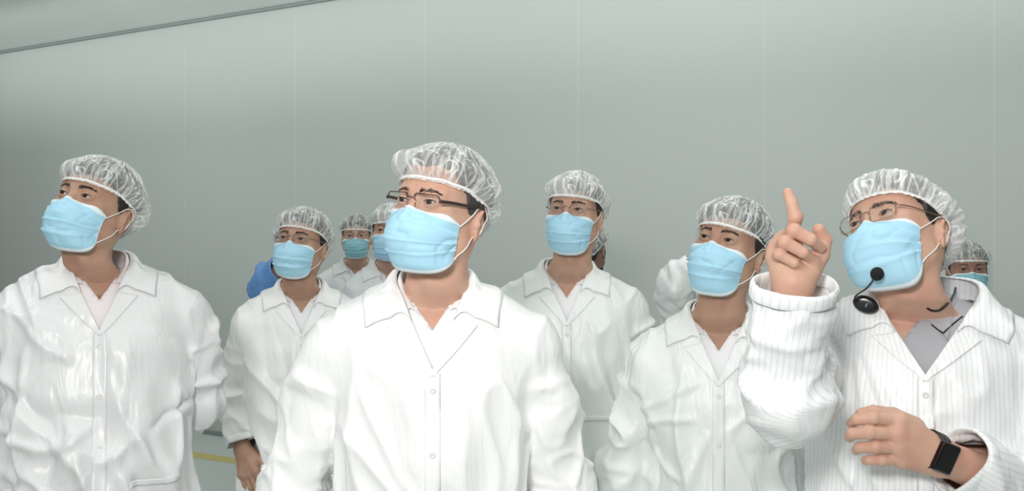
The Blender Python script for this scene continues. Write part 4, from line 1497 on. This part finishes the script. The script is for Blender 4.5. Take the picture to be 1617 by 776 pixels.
# ------------------------------------------------------------------ what the guide wears: clip microphone and watch
if 'p8' in PE:
    r8, coat8, surf8 = PE['p8']
    up8 = np.array((0, 0, P8T))
    body8 = [c for c in r8.children if c.name.startswith('body')][0]
    deps = []
    V8 = []; Q8 = []; n = 0
    for o in [body8, coat8] + [c for c in r8.children if c.name.startswith('face_mask')] + [c for c in coat8.children if c.name.startswith(('collar', 'lapel'))] + [c for c in r8.children if c.name.startswith('shirt')] + [c for s_ in r8.children if s_.name.startswith('shirt') for c in s_.children]:
        me = o.data
        v = np.empty(len(me.vertices) * 3, np.float32); me.vertices.foreach_get('co', v)
        V8 += v.reshape(-1, 3).tolist(); Q8 += [[i + n for i in p.vertices] for p in me.polygons]; n += len(me.vertices)
    tree8 = BVHTree.FromPolygons(V8, Q8)
    def skin8(x, y, off):
        O = Vector(l8(0, 388, 0.0) + up8)
        D = (Vector(l8(x, y, 1.0) + up8) - O).normalized()
        h = tree8.ray_cast(O, D)
        return np.array(h[0]) - np.array(D) * off if h[0] is not None else np.array(O + D * 1.7)
    bx = lambda c, r: None
    th = np.linspace(0, math.pi, 20); ph = np.linspace(0, 2 * math.pi, 28, endpoint=False)
    def sphere(c, r, R=None):
        V = np.array([(r[0] * math.sin(a) * math.cos(b), r[1] * math.sin(a) * math.sin(b), r[2] * math.cos(a)) for a in th for b in ph])
        if R is not None: V = V @ R.T
        return V + np.asarray(c), gridq(20, 28, True)
    pk = Matrix.Rotation(face_turn(P8X, P8Y), 3, 'Z') @ Vector(skin8(1367, 492, 0.013))
    md = pk[1] + P8Y
    mc = l8(1367, 481, md) + up8
    def pod(P):
        q = (P - mc) @ rotm('Y', 22)
        d = ell(q, (0, 0, 0), (0.0245, 0.0120, 0.0165))
        return smax(d, np.abs(q[:, 1] + 0.0135) * -1 + 0.0055, 0.004)
    V, Q = surfnets(pod, mc - 0.035, mc + 0.035, 0.0013, 2)
    hm = obj('clip_microphone', V, Q, mat('glossy_black_plastic', (0.012, 0.012, 0.013), 0.22), r8)
    V, Q = surfnets(lambda P: ell((P - mc) @ rotm('Y', 22), (0.002, -0.0112, 0.0), (0.0015, 0.0012, 0.005)), mc - 0.02, mc + 0.02, 0.0007, 1)
    obj('indicator', V, Q, mat('grey_plastic', (0.25, 0.25, 0.27), 0.4), hm)
    pb = Matrix.Rotation(face_turn(P8X, P8Y), 3, 'Z') @ Vector(skin8(1385, 433, 0.020))
    ball = l8(1385, 433, min(pb[1] + P8Y, md - 0.02)) + up8
    V, Q = sphere(ball, (0.0118, 0.0118, 0.0125)); V = V + 0.0004 * noise(V * 900, 5)[:, None]
    obj('foam_windshield', V, Q, mat('black_foam', (0.010, 0.010, 0.010), 0.95), hm)
    bs = l8(1350, 469, md - 0.02) + up8
    V, Q = tube(spline([mc + np.array((-0.012, -0.006, 0.006)), bs, (bs + ball) / 2 + np.array((0.003, 0, -0.003)), ball], 30), [0.0016] * 30, 8)
    obj('boom', V, Q, M['black'], hm)
    # ear hook end of the microphone cord round the neck
    pts = [skin8(x, y, 0.002) for x, y in ((1464, 487), (1472, 491), (1484, 490), (1496, 480), (1505, 468), (1509, 455))]
    V, Q = tube(spline(pts, 40), 0.0021, 8); ns = obj('neckband', V, Q, M['black'], hm)
    shirt8 = [c for c in r8.children if c.name.startswith('shirt')][0]
    for seg in ([(1471, 513), (1480, 520), (1490, 527)], [(1490, 526), (1505, 512), (1520, 500)]):
        pts = [skin8(x, y, 0.001) for x, y in seg]
        V, Q = tube(spline(pts, 24), 0.0016, 6); obj('collar_trim', V, Q, M['black'], shirt8)
    # watch
    ax = (E2 - W2) / np.linalg.norm(E2 - W2)
    n_ = np.array((0.10, -1.0, 0.12)); n_ = n_ - ax * (n_ @ ax); n_ /= np.linalg.norm(n_)
    u_ = np.cross(n_, ax); u_ = u_ if u_[2] > 0 else -u_
    c = W2 + up8 - ax * 0.014 + np.array((0, 0, 0.003))
    fr8 = np.stack([ax, u_, n_])
    def rbox(P, hx, hy, hz, r):
        q = np.abs(P) - (np.array((hx, hy, hz)) - r)
        return np.linalg.norm(np.maximum(q, 0), axis=1) + np.minimum(q.max(1), 0) - r
    cc = c + n_ * 0.0345
    V, Q = surfnets(lambda P: rbox((P - cc) @ fr8.T, 0.0205, 0.0265, 0.0060, 0.005), cc - 0.035, cc + 0.035, 0.0012, 2)
    wt = obj('smartwatch', V, Q, mat('watch_case', (0.035, 0.02, 0.02), 0.2, 0.8), r8)
    cs = cc + n_ * 0.0046
    V, Q = surfnets(lambda P: rbox((P - cs) @ fr8.T, 0.0180, 0.0240, 0.0018, 0.0017), cs - 0.03, cs + 0.03, 0.0009, 2)
    obj('screen', V, Q, mat('black_glass', (0.004, 0.004, 0.004), 0.06), wt)
    k = 48; rows = []
    for wx_, rr in ((-0.011, 0), (-0.011, 0.0022), (0.011, 0.0022), (0.011, 0), (-0.011, 0)):
        a = np.linspace(0, 2 * math.pi, k, endpoint=False)
        rows.append(c + ax * wx_ + np.cos(a)[:, None] * n_ * (0.0320 + rr) + np.sin(a)[:, None] * u_ * (0.0335 + rr))
    V = np.concatenate(rows); obj('strap', V, gridq(5, k, True), M['black'], wt)
